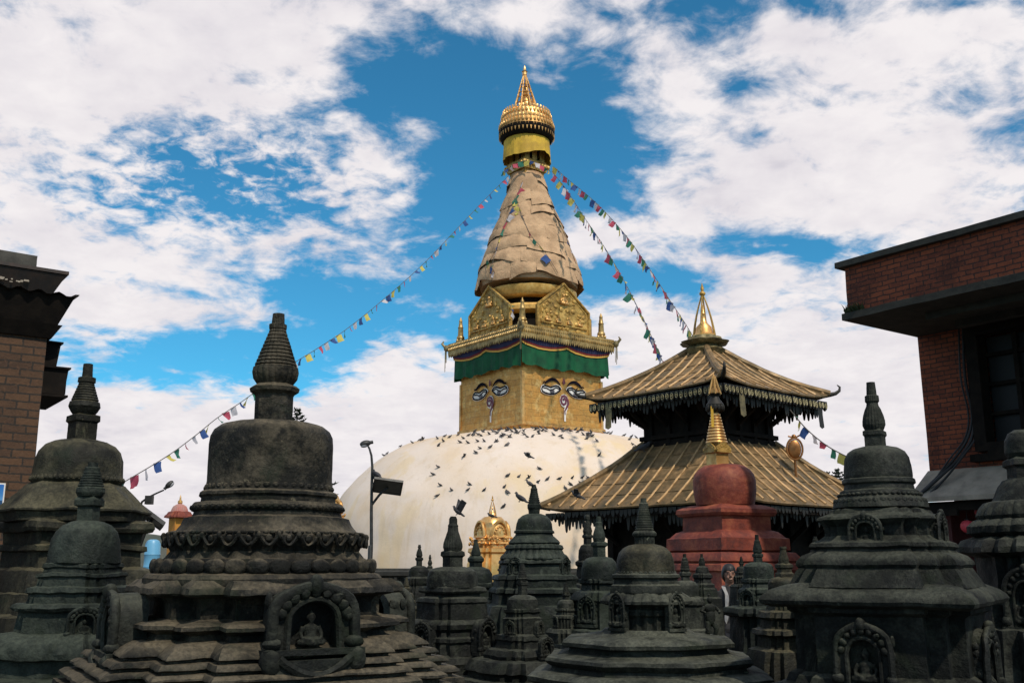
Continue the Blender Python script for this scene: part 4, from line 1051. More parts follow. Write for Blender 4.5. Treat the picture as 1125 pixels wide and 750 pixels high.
# hanging banners under the upper eave
for k in (0, 3):
    M = Matrix.Rotation(k*PI/2, 4, 'Z')
    for x in (-1.25, 1.55):
        b = MB(); b.grid(lambda i, j: (x+.09*(-1+i), -1.86+.01*math.sin(j), 4.95-.10*j+(.04 if (j == 5 and i != 1) else 0)), 2, 5, M); b.build('hanging_banner', FRINGE if x < 1 else FRINGE_DARK, up_r)
def open_pinnacle(parent, z, h, r, dx=0, dy=0, m=GOLD, inner=GOLD_BRIGHT, name='pinnacle'):
    b = MB(); M = Matrix.Translation((dx, dy, 0))
    b.sweep(sec_circle(20), [(z, r*1.0), (z+h*.05, r*1.02), (z+h*.08, r*.82), (z+h*.2, r*.70), (z+h*.27, r*.36), (z+h*.30, r*.3), (z+h*.34, r*.2), (z+h*.42, r*.14), (z+h*.44, r*.2), (z+h*.48, r*.08), (z+h*.6, r*.05)], M)
    bell = b.build(name, inner, parent, 45)
    b = MB()
    for k in range(4):
        a = k*PI/2+.4
        b.tube([((r*(1-.92*t)+.12*r*math.sin(PI*t))*math.cos(a), (r*(1-.92*t)+.12*r*math.sin(PI*t))*math.sin(a), z+h*.78*t) for t in [i/8 for i in range(9)]], [r*.12*(1-.5*i/8) for i in range(9)], 6, M)
    b.sweep(sec_circle(12), [(z+h*.76, r*.1), (z+h*.79, r*.28), (z+h*.82, r*.28), (z+h*.85, r*.12), (z+h*.90, r*.16), (z+h, .005)], M)
    b.build('pinnacle_cage', m, bell, 50)
    return bell
b = MB(); b.sweep(sec_lotus(8, .12, 96), [(6.16, .36), (6.26, .42), (6.36, .30), (6.40, .46), (6.45, .50), (6.50, .36), (6.56, .34)]); b.rough(.015, 6, 2)
b.build('roof_crown', FRINGE, pag)
open_pinnacle(pag, 6.54, 1.30, .25, m=GOLD_DULL)
# emblem on a stalk at the far corner of the lower roof
b = MB()
q = at(873, 493, 21.0); bl = Matrix.Rotation(-R(41), 4, 'Z') @ Vector((q.x-PX_, q.y-PY, 0))
M = Matrix.Translation((bl.x, bl.y, q.z)) @ Matrix.Rotation(-R(41)-.15, 4, 'Z')
b.ball((0, 0, 0), (.135, .05, .20), M, 20, 12)
b.tube([(.16*math.cos(2*PI*i/24), -.02, .225*math.sin(2*PI*i/24)) for i in range(25)], .022, 6, M, False)
b.ball((0, 0, .26), (.05, .04, .05), M); b.tube([(-.12, 0, .27), (-.05, 0, .25), (.05, 0, .25), (.13, 0, .29)], .018, 5, M)
b.tube([(0, 0, -.2), (0, 0, -.75)], .03, 6, M)
b.build('roof_emblem', mat('old_gold_disc', gold_base((0.20, 0.09, 0.03), (0.42, 0.19, 0.06), (0.6, 0.32, 0.1)), 0.4, 0.6), lo_r, 50)

# ------------------------------------------------------------------ red stupa before the pagoda
red = stupa('red_stupa', 'brick-red painted stupa with slender ringed golden spire in front of the pagoda', 798, 580, 15.2, 40, [
 ('dome', 'C', [(510, .02), (510.3, 14), (512, 22), (516, 28), (521, 32), (528, 34), (540, 34), (550, 32.5), (555, 31)]),
 ('tiers', 's', [(554, 38), (557, 50), (559, 54), (563, 54.5), (566, 52), (567, 47), (582, 47.5), (584, 55), (588, 60), (590, 62), (591, 66), (604, 67), (606, 62), (607, 72), (612, 77), (616, 78), (617, 74), (620, 80), (626, 82), (628, 78), (660, 84), (720, 88)]),
], RED_PAINT, group=None, amp=.5)
gdx = -8/FPX*15.4; RY = 15.2
def rz_(y): return zat(y, RY)
def ru(p): return p/FPX*15.4
Mr = Matrix.Translation((gdx, 0, 0))
b = MB(); b.sweep(SECS['s'], [(rz_(514), ru(8.3)), (rz_(512), ru(8.3)), (rz_(499), ru(8.3)), (rz_(498), ru(9.5)), (rz_(495), ru(9.5)), (rz_(494), ru(6)), (rz_(485), ru(6))], Mr); b.rough(.006, 8, 1); b.build('spire_cube', GOLD, red)
b = MB()
for k in range(4):
    M = Mr @ Matrix.Rotation(k*PI/2, 4, 'Z')
    b.prism([(-ru(9), -ru(9.3), rz_(498)), (ru(9), -ru(9.3), rz_(498)), (ru(10), -ru(9.3), rz_(493)), (0, -ru(9.3), rz_(485)), (-ru(10), -ru(9.3), rz_(493))], (0, -.03, 0), M)
    for i in range(7): b.ball((ru(-9+3*i), -ru(10), rz_(495-1.5*(3-abs(i-3)))), (.02, .03, .03), M, 6, 5)
b.build('spire_gable', GOLD_DULL, red)
rows = []
for i in range(10):
    y0 = 487-3.3*i; h = 11.8-.72*i
    rows += [(rz_(y0), ru(h*.62)), (rz_(y0-.2), ru(h)), (rz_(y0-2.0), ru(h*.96)), (rz_(y0-2.2), ru(h*.6))]
b = MB(); b.sweep(sec_circle(28), [(rz_(490), ru(7))]+rows+[(rz_(452), ru(2))], Mr); b.build('spire_rings', GOLD_BRIGHT, red, 30)
b = MB(); b.sweep(sec_circle(24), [(rz_(453), ru(4)), (rz_(449), ru(9)), (rz_(445), ru(9.5)), (rz_(440), ru(6)), (rz_(436), ru(4)), (rz_(433), ru(7.5))], Mr)
for i in range(14):
    a = 2*PI*i/14; b.ball((ru(9)*math.cos(a), ru(9)*math.sin(a), rz_(449)), (.022, .022, .05), Mr, 6, 5)
b.build('spire_parasol', FRINGE_DARK, red)
b = MB()
for k in range(6):
    a = k*PI/3; b.tube([(ru(7-6*t)*math.cos(a), ru(7-6*t)*math.sin(a), rz_(434-20*t)) for t in (0, .3, .6, 1)], .014, 5, Mr)
b.sweep(sec_circle(14), [(rz_(434), ru(4)), (rz_(429), ru(3.6)), (rz_(426), ru(2)), (rz_(424), ru(2.6)), (rz_(421), ru(1.4)), (rz_(414), ru(.8)), (rz_(411), .004)], Mr)
b.build('spire_tip', GOLD, red)
b = MB(); b.grid(lambda i, j: (gdx-ru(8.5)+ru(1.8)*(-1+i), -ru(5), rz_(448)-j*ru(4.5)), 2, 5); b.build('hanging_banner', YELLOW_CLOTH, red)

# ------------------------------------------------------------------ golden shrines and the far painted one
def golden(label, cx, Y, y_tip, y_d0, y_d1, y_base, hw):
    rt = stupa('golden_shrine', label, cx, (y_d0+y_d1)/2, Y, 30, [
     ('dome', 'c', [(y_d0, .02), (y_d0+.5, hw*.35)]+[(y_d0+(y_d1-y_d0)*(1-math.cos(PI/2*i/7)), hw*(.4+.6*math.sin(PI/2*i/7))) for i in range(1, 8)]),
     ('shrine_body', 'r', [(y_d1-2, hw*.9), (y_d1-1, hw*1.15), (y_d1+1, hw*1.2), (y_d1+2, hw*1.05), (y_d1+5, hw*1.08), (y_d1+6, hw*1.3), (y_d1+8, hw*1.36), (y_d1+9, hw*1.2), (y_d1+12, hw*1.24), (y_d1+13, hw*1.5), (y_base-2, hw*1.55), (y_base, hw*1.4), (y_base+12, hw*1.6), (660, hw*1.7)]),
    ], GOLD_BRIGHT, group='golden shrines under the white dome', amp=.4)
    u = depth(Y, zat(y_d0, Y))/FPX
    open_pinnacle(rt, zat(y_d0+2, Y), zat(y_tip, Y)-zat(y_d0+2, Y), 5.5*u)
    b = MB(); zc = zat(y_d1, Y)
    for k in range(4):
        M = Matrix.Rotation(k*PI/2, 4, 'Z')
        rr = hw*u*.72
        b.tube([(rr*.8*math.cos(PI*i/12), -rr*1.25, zc+rr*1.25*math.sin(PI*i/12)) for i in range(13)], rr*.14, 6, M)
        for i in range(9): b.ball((rr*.5*math.cos(PI*i/8), -rr*1.28, zc+rr*.75*math.sin(PI*i/8)), (rr*.12,)*3, M, 6, 5)
        b.ball((0, -rr*1.2, zc+rr*.3), (rr*.22, rr*.2, rr*.4), M, 8, 6)
        for i in range(16): b.ball((rnd.uniform(-1, 1)*rr*1.3, -rr*1.55, zc-rr*rnd.uniform(.1, 1.0)), (rr*.1, rr*.12, rr*rnd.uniform(.08, .2)), M, 6, 5)
    b.rough(.02, 6, 2); b.build('gable_arch', GOLD, rt, 50)
    return rt
gs = golden('golden domed shrine with open pinnacle at the foot of the white dome, right of the bud-spired stupa', 541, 30.0, 544, 567, 589, 608, 17.5)
gs['label'] = 'golden domed shrine with open pinnacle between the bud-spired and the dark green conical stupas'
g2 = golden('golden shrine', 361, 31.0, 521, 541, 562, 600, 14)
g2['label'] = 'golden shrine mostly hidden behind the right shoulder of the largest stone stupa'
ps = stupa('painted_shrine', 'small pink-domed shrine with orange walls behind the largest stone stupa', 197, 565, 34.0, 25, [
 ('spire', 'c', [(543, .02), (546, .9), (549, 1.1), (550, 2.4), (552, 2.6), (554, 1.6)]),
 ('dome', 'l', [(553, 1.5), (554, 4), (556, 7), (559, 8.5), (562, 9.3)]),
 ('eave', 'r', [(561, 9), (562, 12), (564, 13), (566, 15.5), (568, 16), (569, 11)]),
 ('wall', 's', [(569, 10.5), (600, 10.5), (640, 10.5)]),
], mat('faded_pink_plaster', clothc((0.42, 0.16, 0.13), (0.34, 0.22, 0.19), 3), .85), group=None, amp=.2,
 mats={'spire': GOLD, 'wall': mat('orange_limewash', clothc((0.50, 0.22, 0.03), (0.40, 0.16, 0.03), 3), .85), 'eave': RED_PAINT})

# ------------------------------------------------------------------ brick building on the right
GN = R(36)
Ca = at(925, 352, 13.0)
rb = empty('brick_building', (Ca.x, Ca.y, 0), 0); tag(rb, 'red brick building at right with deep concrete eave and tall brick parapet', 'building')
Mb = Matrix(((0.588, 0.809, 0, 0), (-0.809, 0.588, 0, 0), (0, 0, 1, 0), (0, 0, 0, 1)))  # x: along the face towards us, y: away from the face
def rbpart(name, mb, m, parent=None, smooth=30):
    o = mb.build(name, m, parent or rb, smooth)
    if parent is None: o.rotation_euler = (0, 0, math.atan2(-0.809, 0.588))
    return o
zs = Ca.z
b = MB(); b.grid(lambda i, j: (0, 0, 0), 1, 1); b.v = []; b.f = []
def slab(mb, x0, x1, y0, y1, z0, z1, nx=30, amp=.008, seed=0):
    """box with subdivided, slightly uneven faces"""
    t = MB(); dx = (x1-x0)/nx
    t.sweep([(x0+dx*i, y0) for i in range(nx+1)]+[(x1, y1)]+[(x1-dx*i, y1) for i in range(1, nx+1)], [(z0+(z1-z0)*j/6, 1) for j in range(7)])
    t.rough(amp, 4, seed); mb.add(t.v, t.f)
b = MB(); slab(b, 0.06, 9, 0.06, 0.30, zs+.09, zs+.72, 40, .008, 1); slab(b, .06, .30, .30, 6, zs+.09, zs+.72, 4, .008, 2)
par = rbpart('parapet', b, BRICK_RED)
b = MB(); slab(b, -.03, 9, -.03, .36, zs+.72, zs+.80, 40, .012, 3); slab(b, -.03, .36, .36, 6, zs+.722, zs+.80, 4, .01, 3)
b.build('coping', CONCRETE_DARK, par)
b = MB(); slab(b, 0, 9, 0, 6, zs, zs+.092, 40, .014, 4); slab(b, .9, 9, .5, .62, zs-.10, zs+.002, 6, .01, 5); slab(b, .9, 9, 1.2, 1.32, zs-.10, zs+.002, 6, .01, 5)
rbpart('eave_slab', b, CONCRETE_DARK)
WB = 1.72
b = MB(); slab(b, .02, .82, WB, 5.5, 2.55, zs, 8, .01, 6); slab(b, 2.35, 9, WB, 5.5, 2.55, zs, 10, .01, 7); slab(b, .82, 2.35, WB+.25, 5.5, 2.55, zs, 8, .01, 8)
slab(b, .82, 2.35, WB, WB+.25, 2.55, 3.05, 8, .01, 9)
wl = rbpart('wall', b, BRICK_RED)
b = MB()
for (x0, x1, z0, z1) in ((.78, .95, 3.05, zs-.01), (2.2, 2.38, 3.05, zs-.01), (.95, 2.2, 3.02, 3.16), (.95, 2.2, zs-.16, zs-.01), (.70, 2.46, 2.92, 3.02)):
    b.box(((x0+x1)/2, WB-.02, (z0+z1)/2), (x1-x0, .22, z1-z0))
for i in range(1, 3): b.box((.95+i*.417, WB+.08, 3.85), (.06, .08, 1.5))
for z in (3.55, 3.95, 4.35): b.box((1.575, WB+.085, z), (1.25, .06, .05))
b.rough(.006, 6, 2); wn = rbpart('window', b, WOOD_DARK)
b = MB(); b.box((1.575, WB+.14, 3.85), (1.25, .02, 1.5)); b.build('pane', GLASS, wn, 0)
b = MB()
b.prism([(0, WB, 2.86), (0, WB-.55, 2.46), (0, WB-.55, 2.40), (0, WB, 2.56)], (9, 0, 0)); b.rough(.012, 5, 3)
rbpart('apron_roof', b, PALE_CEMENT)
b = MB(); b.box((4.5, WB-.38, 2.34), (9, .16, .12)); b.box((.25, WB-.45, 2.26), (.8, .05, .09)); rbpart('lintel', b, WOOD_DARK)
b = MB(); slab(b, .05, 9, WB+.5, 5.4, 0, 2.56, 10, .01, 3); slab(b, .05, .3, WB-.05, WB+.5, 0, 2.4, 2, .01, 3); slab(b, 3.4, 3.7, WB-.05, WB+.5, 0, 2.4, 2, .01, 3)
rbpart('shop_front', b, mat('dark_red_boards', clothc((0.045, 0.008, 0.008), (0.085, 0.012, 0.012), 3), .7))
def lb(x, y, z): return Vector((Ca.x, Ca.y, 0))+Mb @ Vector((x, y, z))
for (xx, yy, Y, r, lbl) in ((1077.5, 562, 13.3, .075, 'upper pinkish-red round lantern in the dark shop front under the right building'), (1063, 578, 13.3, .085, 'lower pinkish-red round lantern in the dark shop front under the right building')):
    p = at(xx, yy, Y)
    b = MB(); b.sweep([(x*(1), y) for x, y in sec_lotus(12, .04, 96)], [(p.z-.95*r, r*.3), (p.z-.8*r, r*.62), (p.z-.4*r, r*.93), (p.z, r), (p.z+.4*r, r*.93), (p.z+.8*r, r*.62), (p.z+.95*r, r*.3)], Matrix.Translation((p.x, p.y, 0)))
    o = b.build('paper_lantern', mat('red_paper', (0.50, 0.045, 0.06), .6), None, 60); tag(o, lbl, 'lantern', 'red lanterns in the shop front')
    b = MB(); M = Matrix.Translation((p.x, p.y, p.z))
    b.sweep(sec_circle(12), [(r*.9, r*.34), (r*1.12, r*.34)], M); b.sweep(sec_circle(12), [(-r*1.12, r*.34), (-r*.9, r*.34)], M); b.tube([(0, 0, r), (0, 0, r*5)], .006, 5, M)
    b.build('lantern_cap', SOOT, o)
for i, (x0, sw) in enumerate(((.80, 0), (.74, .03), (.86, .05), (.70, .02))):
    b = MB(); zt_ = zs-.02
    pts = [lb(x0, WB-.03-.02*i, zt_), lb(x0-.03, WB-.05-.02*i, zs-.7), lb(x0-.02+sw, WB-.06, zs-1.2), lb(x0-.06, WB-.10, 3.25), lb(x0-.22, WB-.18-.02*i, 2.98), lb(x0-.45, WB-.34, 2.72-.02*i), lb(x0-.66, WB-.50, 2.50-.03*i)]
    sp = []
    for k in range(len(pts)-1):
        p0, p1, p2, p3 = pts[max(0, k-1)], pts[k], pts[k+1], pts[min(len(pts)-1, k+2)]
        for j in range(6):
            t = j/6; sp.append(0.5*(2*p1+(p2-p0)*t+(2*p0-5*p1+4*p2-p3)*t*t+(3*p1-p0-3*p2+p3)*t**3))
    b.tube(sp+[pts[-1]], .022-.003*i, 7)
    if i == 0: cbl = b.build('cable_bundle', SOOT, None, 60); tag(cbl, 'black cables hanging down the right brick wall and over its cement apron', 'cables')
    else: b.build('cable', SOOT, cbl, 60)
# weeds on the ledge
b = MB()
for i in range(90):
    p = lb(.02+.3*rnd.random(), .02+.04*rnd.random(), zs+.09); a = rnd.random()*2*PI; h = rnd.uniform(.03, .13); l = Vector((math.cos(a)*h*.7, math.sin(a)*h*.7, h))
    s_ = Vector((-math.sin(a), math.cos(a), 0))*.014
    b.add([p, p+l*.5+s_, p+l, p+l*.5-s_], [(0, 1, 2, 3)])
LEAF = mat('dark_leaves', clothc((0.020, 0.036, 0.012), (0.05, 0.065, 0.025), 20), .6)
tag(b.build('weed', LEAF, None, 0, False), 'tuft of weeds growing on the eave corner of the right brick building', 'plant')

# ------------------------------------------------------------------ brick house on the left
Lc = at(44, 450, 9.0)
lbh = empty('brick_house', (Lc.x, Lc.y, 0), R(36)); tag(lbh, 'brown brick house at left with corrugated eave and dark timber bay', 'building')
# local x: along the seen wall to its far end (x = 0), local -y: towards the courtyard
zw = zat(372, 9.0)
b = MB(); slab(b, -6, 0, 0, 4, 0, zw+.02, 30, .009, 1); b.build('wall', BRICK_BROWN, lbh)
def frustum(mb, e0, e1, z0, z1, ylen=4):
    vs = []
    for (e, z) in ((e0, z0), (e1, z1)):
        vs += [(-6, -e, z), (e, -e, z), (e, ylen, z), (-6, ylen, z)]
    mb.add(vs, [(3,2,1,0),(4,5,6,7),(0,1,5,4),(1,2,6,5),(2,3,7,6),(3,0,4,7)])
u9 = 9.0/FPX
b = MB(); frustum(b, .03, .10, zw, zw+.12); frustum(b, .06, .17, zw+.11, zw+.385); b.rough(.006, 4, 1); b.build('eave', WOOD_DARK, lbh)
b = MB(); n = 90
b.grid(lambda i, j: (-3+3.20*i/n, (-.20+2.4*j/10), zw+.40+.018*math.sin(i*1.35)-.01*(j == 0)), n, 10)
b.grid(lambda i, j: (-3+3.20*i/n, (-.20+2.4*j/10), zw+.392+.018*math.sin(i*1.35)-.01*(j == 0)), n, 10)
b.build('corrugated_sheet', RUST, lbh, 60)
b = MB(); frustum(b, .0, .09, zw+.415, zw+.60); b.box((-3, 1.95, zw+.62), (6.22, 4.1, .03)); b.rough(.006, 5, 2); b.build('upper_eave', RUST, lbh)
b = MB(); slab(b, -6, -.16, -.04, 3, zw+.636, zw+.76, 20, .012, 5); b.build('roof_parapet', CONCRETE, lbh)
b = MB()
for i in range(26):
    b.box((-.2-.4*rnd.random(), -.06-.005*i/40, zw+.47+.035*rnd.random()), (.012+.02*rnd.random(), .01, .006+.010*rnd.random()), None)
b.build('peeling_lime', PALE_CEMENT, lbh)
b = MB()
for (x1, z0, z1) in ((.075, 364, 370), (.145, 376, 401), (.235, 403, 431)):
    za, zb_ = zat(z1, 9.1), zat(z0, 9.1)
    b.prism([(-.02, .12, za), (x1-.02, .12, za), (x1, .12, zb_), (-.02, .12, zb_)], (0, .9, 0))
    b.box((x1/2, .57, zb_+.008), (x1+.03, .96, .016))
b.box((.12, .57, zat(433, 9.1)), (.25, .95, .02))
for q in range(3): b.box((.236, .25+.3*q, zat(417, 9.1)), (.02, .05, .2))
b.rough(.005, 6, 2); b.build('timber_bay', WOOD_DARK, lbh)
# poster on the wall
M = Matrix.Translation((Lc.x, Lc.y, 0)) @ Matrix.Rotation(R(36), 4, 'Z')
zc = zat(545, 8.8)
pst = empty('poster', (M @ Vector((-.38, -.02, zc))), R(36)); tag(pst, 'blue landscape poster with white border on the left brick wall', 'poster')
b = MB(); b.box((0, 0, 0), (.32, .012, .235)); b.build('border', PAINT_WHITE, pst, 0)
def sky_pic(t, co):
    s_ = t.node('ShaderNodeSeparateXYZ'); t.l.new(co, s_.inputs[0])
    n = t.m('ADD', s_.outputs[2], t.m('MULTIPLY', t.noise(co, 9, 4), .06))
    return t.ramp(t.m('MULTIPLY_ADD', n, 4.0, .42), [(0.25, (0.010, 0.045, 0.11)), (0.40, (0.012, 0.06, 0.15)), (0.43, (0.10, 0.28, 0.55)), (0.62, (0.04, 0.20, 0.50)), (0.9, (0.02, 0.13, 0.42))])
b = MB(); b.box((0, -.008, 0), (.296, .006, .21)); b.build('picture', mat('printed_landscape', sky_pic, .4), pst, 0)

# ------------------------------------------------------------------ solar street lamps
def lamp(label, X, Y, pole_pts, head, head_dir, panel_c, panel_rot, panel_size, pr=.05, box=None):
    rt = empty('street_lamp', (X, Y, 0)); tag(rt, label, 'street lamp', 'solar street lamps')
    O = Vector((X, Y, 0))
    b = MB(); b.tube([p-O for p in pole_pts], [pr*(1-.5*i/(len(pole_pts)-1)) for i in range(len(pole_pts))], 10); b.sweep(sec_circle(14), [(0, pr*2.2), (.5, pr*2.2), (.55, pr*1.3), (1.9, pr*1.25), (1.95, pr)]); b.build('pole', STEEL, rt, 60)
    hd = Matrix.Translation(head-O) @ head_dir.to_track_quat('X', 'Z').to_matrix().to_4x4() @ Matrix.Scale(pr/.042*.9, 4)
    b = MB(); b.ball((0, 0, 0), (.15, .085, .085), hd, 16, 10); b.tube([(-.2, 0, 0), (-.1, 0, 0)], .045, 8, hd); h = b.build('lamp_head', STEEL, rt, 60)
    b = MB(); b.ball((.03, 0, -.045), (.11, .07, .055), hd, 14, 8); b.build('lens', LAMP_GLASS, h, 60)
    pm = Matrix.Translation(panel_c-O) @ panel_rot
    w_, h_ = panel_size
    b = MB(); b.box((0, 0, 0), (w_, h_, .03), pm); pn = b.build('solar_panel', PANEL, rt, 0)
    b = MB()
    for s in (1, -1): b.box((0, s*(h_/2+.012), 0), (w_+.05, .03, .05), pm); b.box((s*(w_/2+.012), 0, 0), (.03, h_-.01, .05), pm)
    b.build('panel_frame', STEEL, pn, 0)
    b = MB(); c = panel_c-O
    tgt = min(pole_pts, key=lambda p: abs(p.z-panel_c.z))-O
    b.tube([tgt+Vector((0, 0, -.45)), (tgt+c)/2+Vector((0, 0, -.2)), c+Vector((0, 0, -.03))], .025, 6)
    b.tube([tgt, c], .02, 6)
    if box is not None: b.box(box-O, (.09, .08, .11))
    b.build('bracket', STEEL, rt, 50)
Yl = 20.0
pp = [Vector((at(408, 560, Yl).x, Yl, 0)), at(408, 600, Yl), at(408, 560, Yl), at(408.5, 530, Yl), at(409, 512, Yl), at(408, 500, Yl), at(406, 493, Yl), at(404, 489, Yl)]
lamp('solar street lamp on a slim grey pole against the left side of the white dome', pp[0].x, Yl, pp, at(401.5, 487, Yl), Vector((-1, -.3, -.25)), at(426, 534, Yl-.1), Matrix.Rotation(.15, 4, 'Z') @ Matrix.Rotation(R(7), 4, 'Y') @ Matrix.Rotation(R(-28), 4, 'X'), (.52, .44), .036, at(413, 523, Yl))
Yl = 13.0
pp = [Vector((at(153, 580, Yl).x, Yl, 0)), at(153, 590, Yl), at(153, 570, Yl), at(153.5, 558, Yl), at(156, 551, Yl), at(162, 546.5, Yl), at(171, 542, Yl), at(180, 538, Yl)]
lamp('solar street lamp with long bent arm between the brown stupa and the largest stupa', pp[0].x, Yl, pp, at(186, 532, Yl), Vector((.7, .2, .75)), at(166, 568.5, Yl-.08), Matrix.Rotation(.3, 4, 'Z') @ Matrix.Rotation(R(36), 4, 'Y') @ Matrix.Rotation(R(-14), 4, 'X'), (.32, .26), .020, at(164, 549, Yl))
# blue drum
q = at(168, 600, 25.0)
b = MB(); b.sweep(sec_circle(28), [(1.2, .17), (1.22, .185), (1.5, .185), (1.52, .195), (1.55, .185), (1.8, .185), (1.82, .195), (1.85, .185), (q.z+.06, .18), (q.z+.14, .14), (q.z+.17, .07), (q.z+.17, .01)], Matrix.Translation((q.x, 25, 0)))
tag(b.build('water_drum', mat('pale_blue_plastic', (0.13, 0.36, 0.55), .4), None, 40), 'pale blue plastic drum in the gap beside the largest stone stupa', 'drum')

b = MB(); b.box((q.x-.3, 25.2, .6), (2.6, 1.2, 1.2)); b.v = b.v; b.rough(.02, 2, 1)
tag(b.build('stone_block', STONE_GREY, None, 0), 'low dark stone block carrying the pale blue drum', 'block')
# ------------------------------------------------------------------ trees far behind
NEEDLE = mat('conifer_needles', clothc((0.012, 0.022, 0.012), (0.03, 0.045, 0.02), 3), .7)
BARK = mat('dark_bark', (0.03, 0.024, 0.018), .9)
def conifer(label, X, Y, H, wid, seed, z0=.35):
    r_ = random.Random(seed)
    rt = empty('conifer_tree', (X, Y, 0)); tag(rt, label, 'tree', 'conifers far behind')
    b = MB(); b.tube([(0, 0, 0), (.05, 0, H*.5), (0, .03, H*.99)], [.22, .12, .015], 8); b.build('trunk', BARK, rt, 60)
    b = MB(); z = H*z0
    while z < H*.99:
        t = (z-H*z0)/(H*(1-z0)); L = wid*(1-t)**.8*r_.uniform(.75, 1.15)+.05
        n = 5 if t < .8 else 4; a0 = r_.random()*6
        for k in range(n):
            a = a0+2*PI*k/n+r_.uniform(-.3, .3); Lk = L*r_.uniform(.7, 1.1); d = Vector((math.cos(a), math.sin(a), 0))
            pts = [Vector((0, 0, z))+d*Lk*s_+Vector((0, 0, Lk*(-.15*s_+.45*s_*s_))) for s_ in (0, .35, .7, 1)]
            b.tube(pts, [.03, .025, .018, .008], 4)
            for q_ in range(int(10+Lk*26)):
                s_ = r_.uniform(.2, 1.02); c = Vector((0, 0, z))+d*Lk*s_+Vector((0, 0, Lk*(-.15*s_+.45*s_*s_)))
                v = Vector((r_.uniform(-1, 1), r_.uniform(-1, 1), r_.uniform(-.3, 1))).normalized()*r_.uniform(.12, .28)
                s2 = v.cross(Vector((r_.random(), r_.random(), r_.random()))).normalized()*.06
                b.add([c-s2, c+s2, c+v], [(0, 1, 2)])
        z += .22+.25*(1-t)
    b.build('crown', NEEDLE, rt, 0, False)
p = at(327, 447, 60.0); conifer('lone conifer whose tip shows above the shoulder of the largest stone stupa', p.x, 60, p.z, 2.6, 1)
for i, (xx, yy, lbl) in enumerate(((908, 516, 'far dark conifer beside the pagoda lower roof, leftmost of three'), (919, 514, 'far dark conifer beside the pagoda lower roof, middle of three'), (931, 521, 'far dark conifer nearest the slab-roofed stupa dome, lowest of three'))):
    p = at(xx, yy, 75.0+2*i); conifer(lbl, p.x, 75+2*i, p.z, 1.6+.6*i, 5+i)

# ------------------------------------------------------------------ prayer flag strings
FC = [mat('blue_flag_cloth', (0.04, 0.10, 0.30), .8), mat('white_flag_cloth', (0.66, 0.62, 0.64), .8), mat('red_flag_cloth', (0.56, 0.09, 0.14), .8), mat('green_flag_cloth', (0.04, 0.21, 0.14), .8), mat('yellow_flag_cloth', (0.68, 0.58, 0.14), .8)]
for m in FC:
    nt = NT(m.node_tree); pb = next(n for n in nt.n if n.type == 'BSDF_PRINCIPLED'); out = next(n for n in nt.n if n.type == 'OUTPUT_MATERIAL')
    tr = nt.node('ShaderNodeBsdfTranslucent'); tr.inputs[0].default_value = pb.inputs['Base Color'].default_value
    mx = nt.node('ShaderNodeMixShader'); mx.inputs[0].default_value = .35
    nt.l.new(pb.outputs[0], mx.inputs[1]); nt.l.new(tr.outputs[0], mx.inputs[2]); nt.l.new(mx.outputs[0], out.inputs[0])
def flag_mesh(k, shape):
    b = MB()
    def P(i, j):
        u, v = i/4-.5, j/4
        sw = [(.0), .25, -.3][shape]*v
        wv = .12*math.sin(u*5+v*4+k*1.3)*v
        nar = 1-(.0, .35, .55)[shape]*v
        return (u*nar+sw, wv+.3*v*v*(shape == 2), -v*(.95, .9, .7)[shape])
    b.grid(P, 4, 4); o = b.build('flag', FC[k], None, 60); me = o.data; bpy.data.objects.remove(o); return me
FM = [[flag_mesh(k, s_) for s_ in range(3)] for k in range(5)]
def spline(pts, step):
    sp = []
    for k in range(len(pts)-1):
        p0, p1, p2, p3 = pts[max(0, k-1)], pts[k], pts[k+1], pts[min(len(pts)-1, k+2)]
        for j in range(14):
            t = j/14; sp.append(0.5*(2*p1+(p2-p0)*t+(2*p0-5*p1+4*p2-p3)*t*t+(3*p1-p0-3*p2+p3)*t**3))
    sp.append(pts[-1])
    return sp
def flag_string(label, pts, size, gap, seed, skip=0.0, order=(0, 1, 2, 3, 4), cord=.012):
    r_ = random.Random(seed); sp = spline(pts, 1)
    O = sp[0].copy(); b = MB(); b.tube([p-O for p in sp], cord, 5)
    rt = b.build('prayer_flag_string', mat('flag_cord', (0.08, 0.07, 0.06), .8) if 'flag_cord' not in bpy.data.materials else bpy.data.materials['flag_cord'], None, 60)
    rt.location = O; tag(rt, label, 'prayer flags', 'strings of prayer flags')
    acc = gap*.5; kk = r_.randrange(5); nfl = 0
    for a, c in zip(sp, sp[1:]):
        L = (c-a).length; pos = acc
        while pos < L and nfl < 98:
            p = a+(c-a)*(pos/L)
            if r_.random() > skip:
                me = FM[order[kk % 5]][r_.choice((0, 0, 1, 2))]
                f = bpy.data.objects.new('flag', me); C.objects.link(f); f.parent = rt; f.location = p-O
                d = (c-a).normalized(); yaw = math.atan2(d.y, d.x)
                f.rotation_euler = (r_.uniform(-.5, .5), -math.asin(max(-1, min(1, d.z)))*.8, yaw+r_.uniform(-.5, .5))
                s_ = size*r_.uniform(.85, 1.1); f.scale = (s_, s_, s_); nfl += 1
            kk += 1; pos += gap*r_.uniform(.9, 1.1)
        acc = pos-L
def px_line(rows): return [at(x, y, Y) for x, y, Y in rows]
flag_string('long prayer flag string sagging from the golden spire down to the left', px_line([(560, 192, 49.2), (535, 217, 47.5), (510, 243, 46), (465, 290, 43), (420, 330, 40), (380, 362, 37), (345, 385, 34.5), (318, 402, 32.5), (270, 438, 29), (240, 458, 27.2), (215, 478, 25.8), (185, 500, 24.2), (135, 530, 22), (95, 553, 20.5)]), .27, .56, 3)
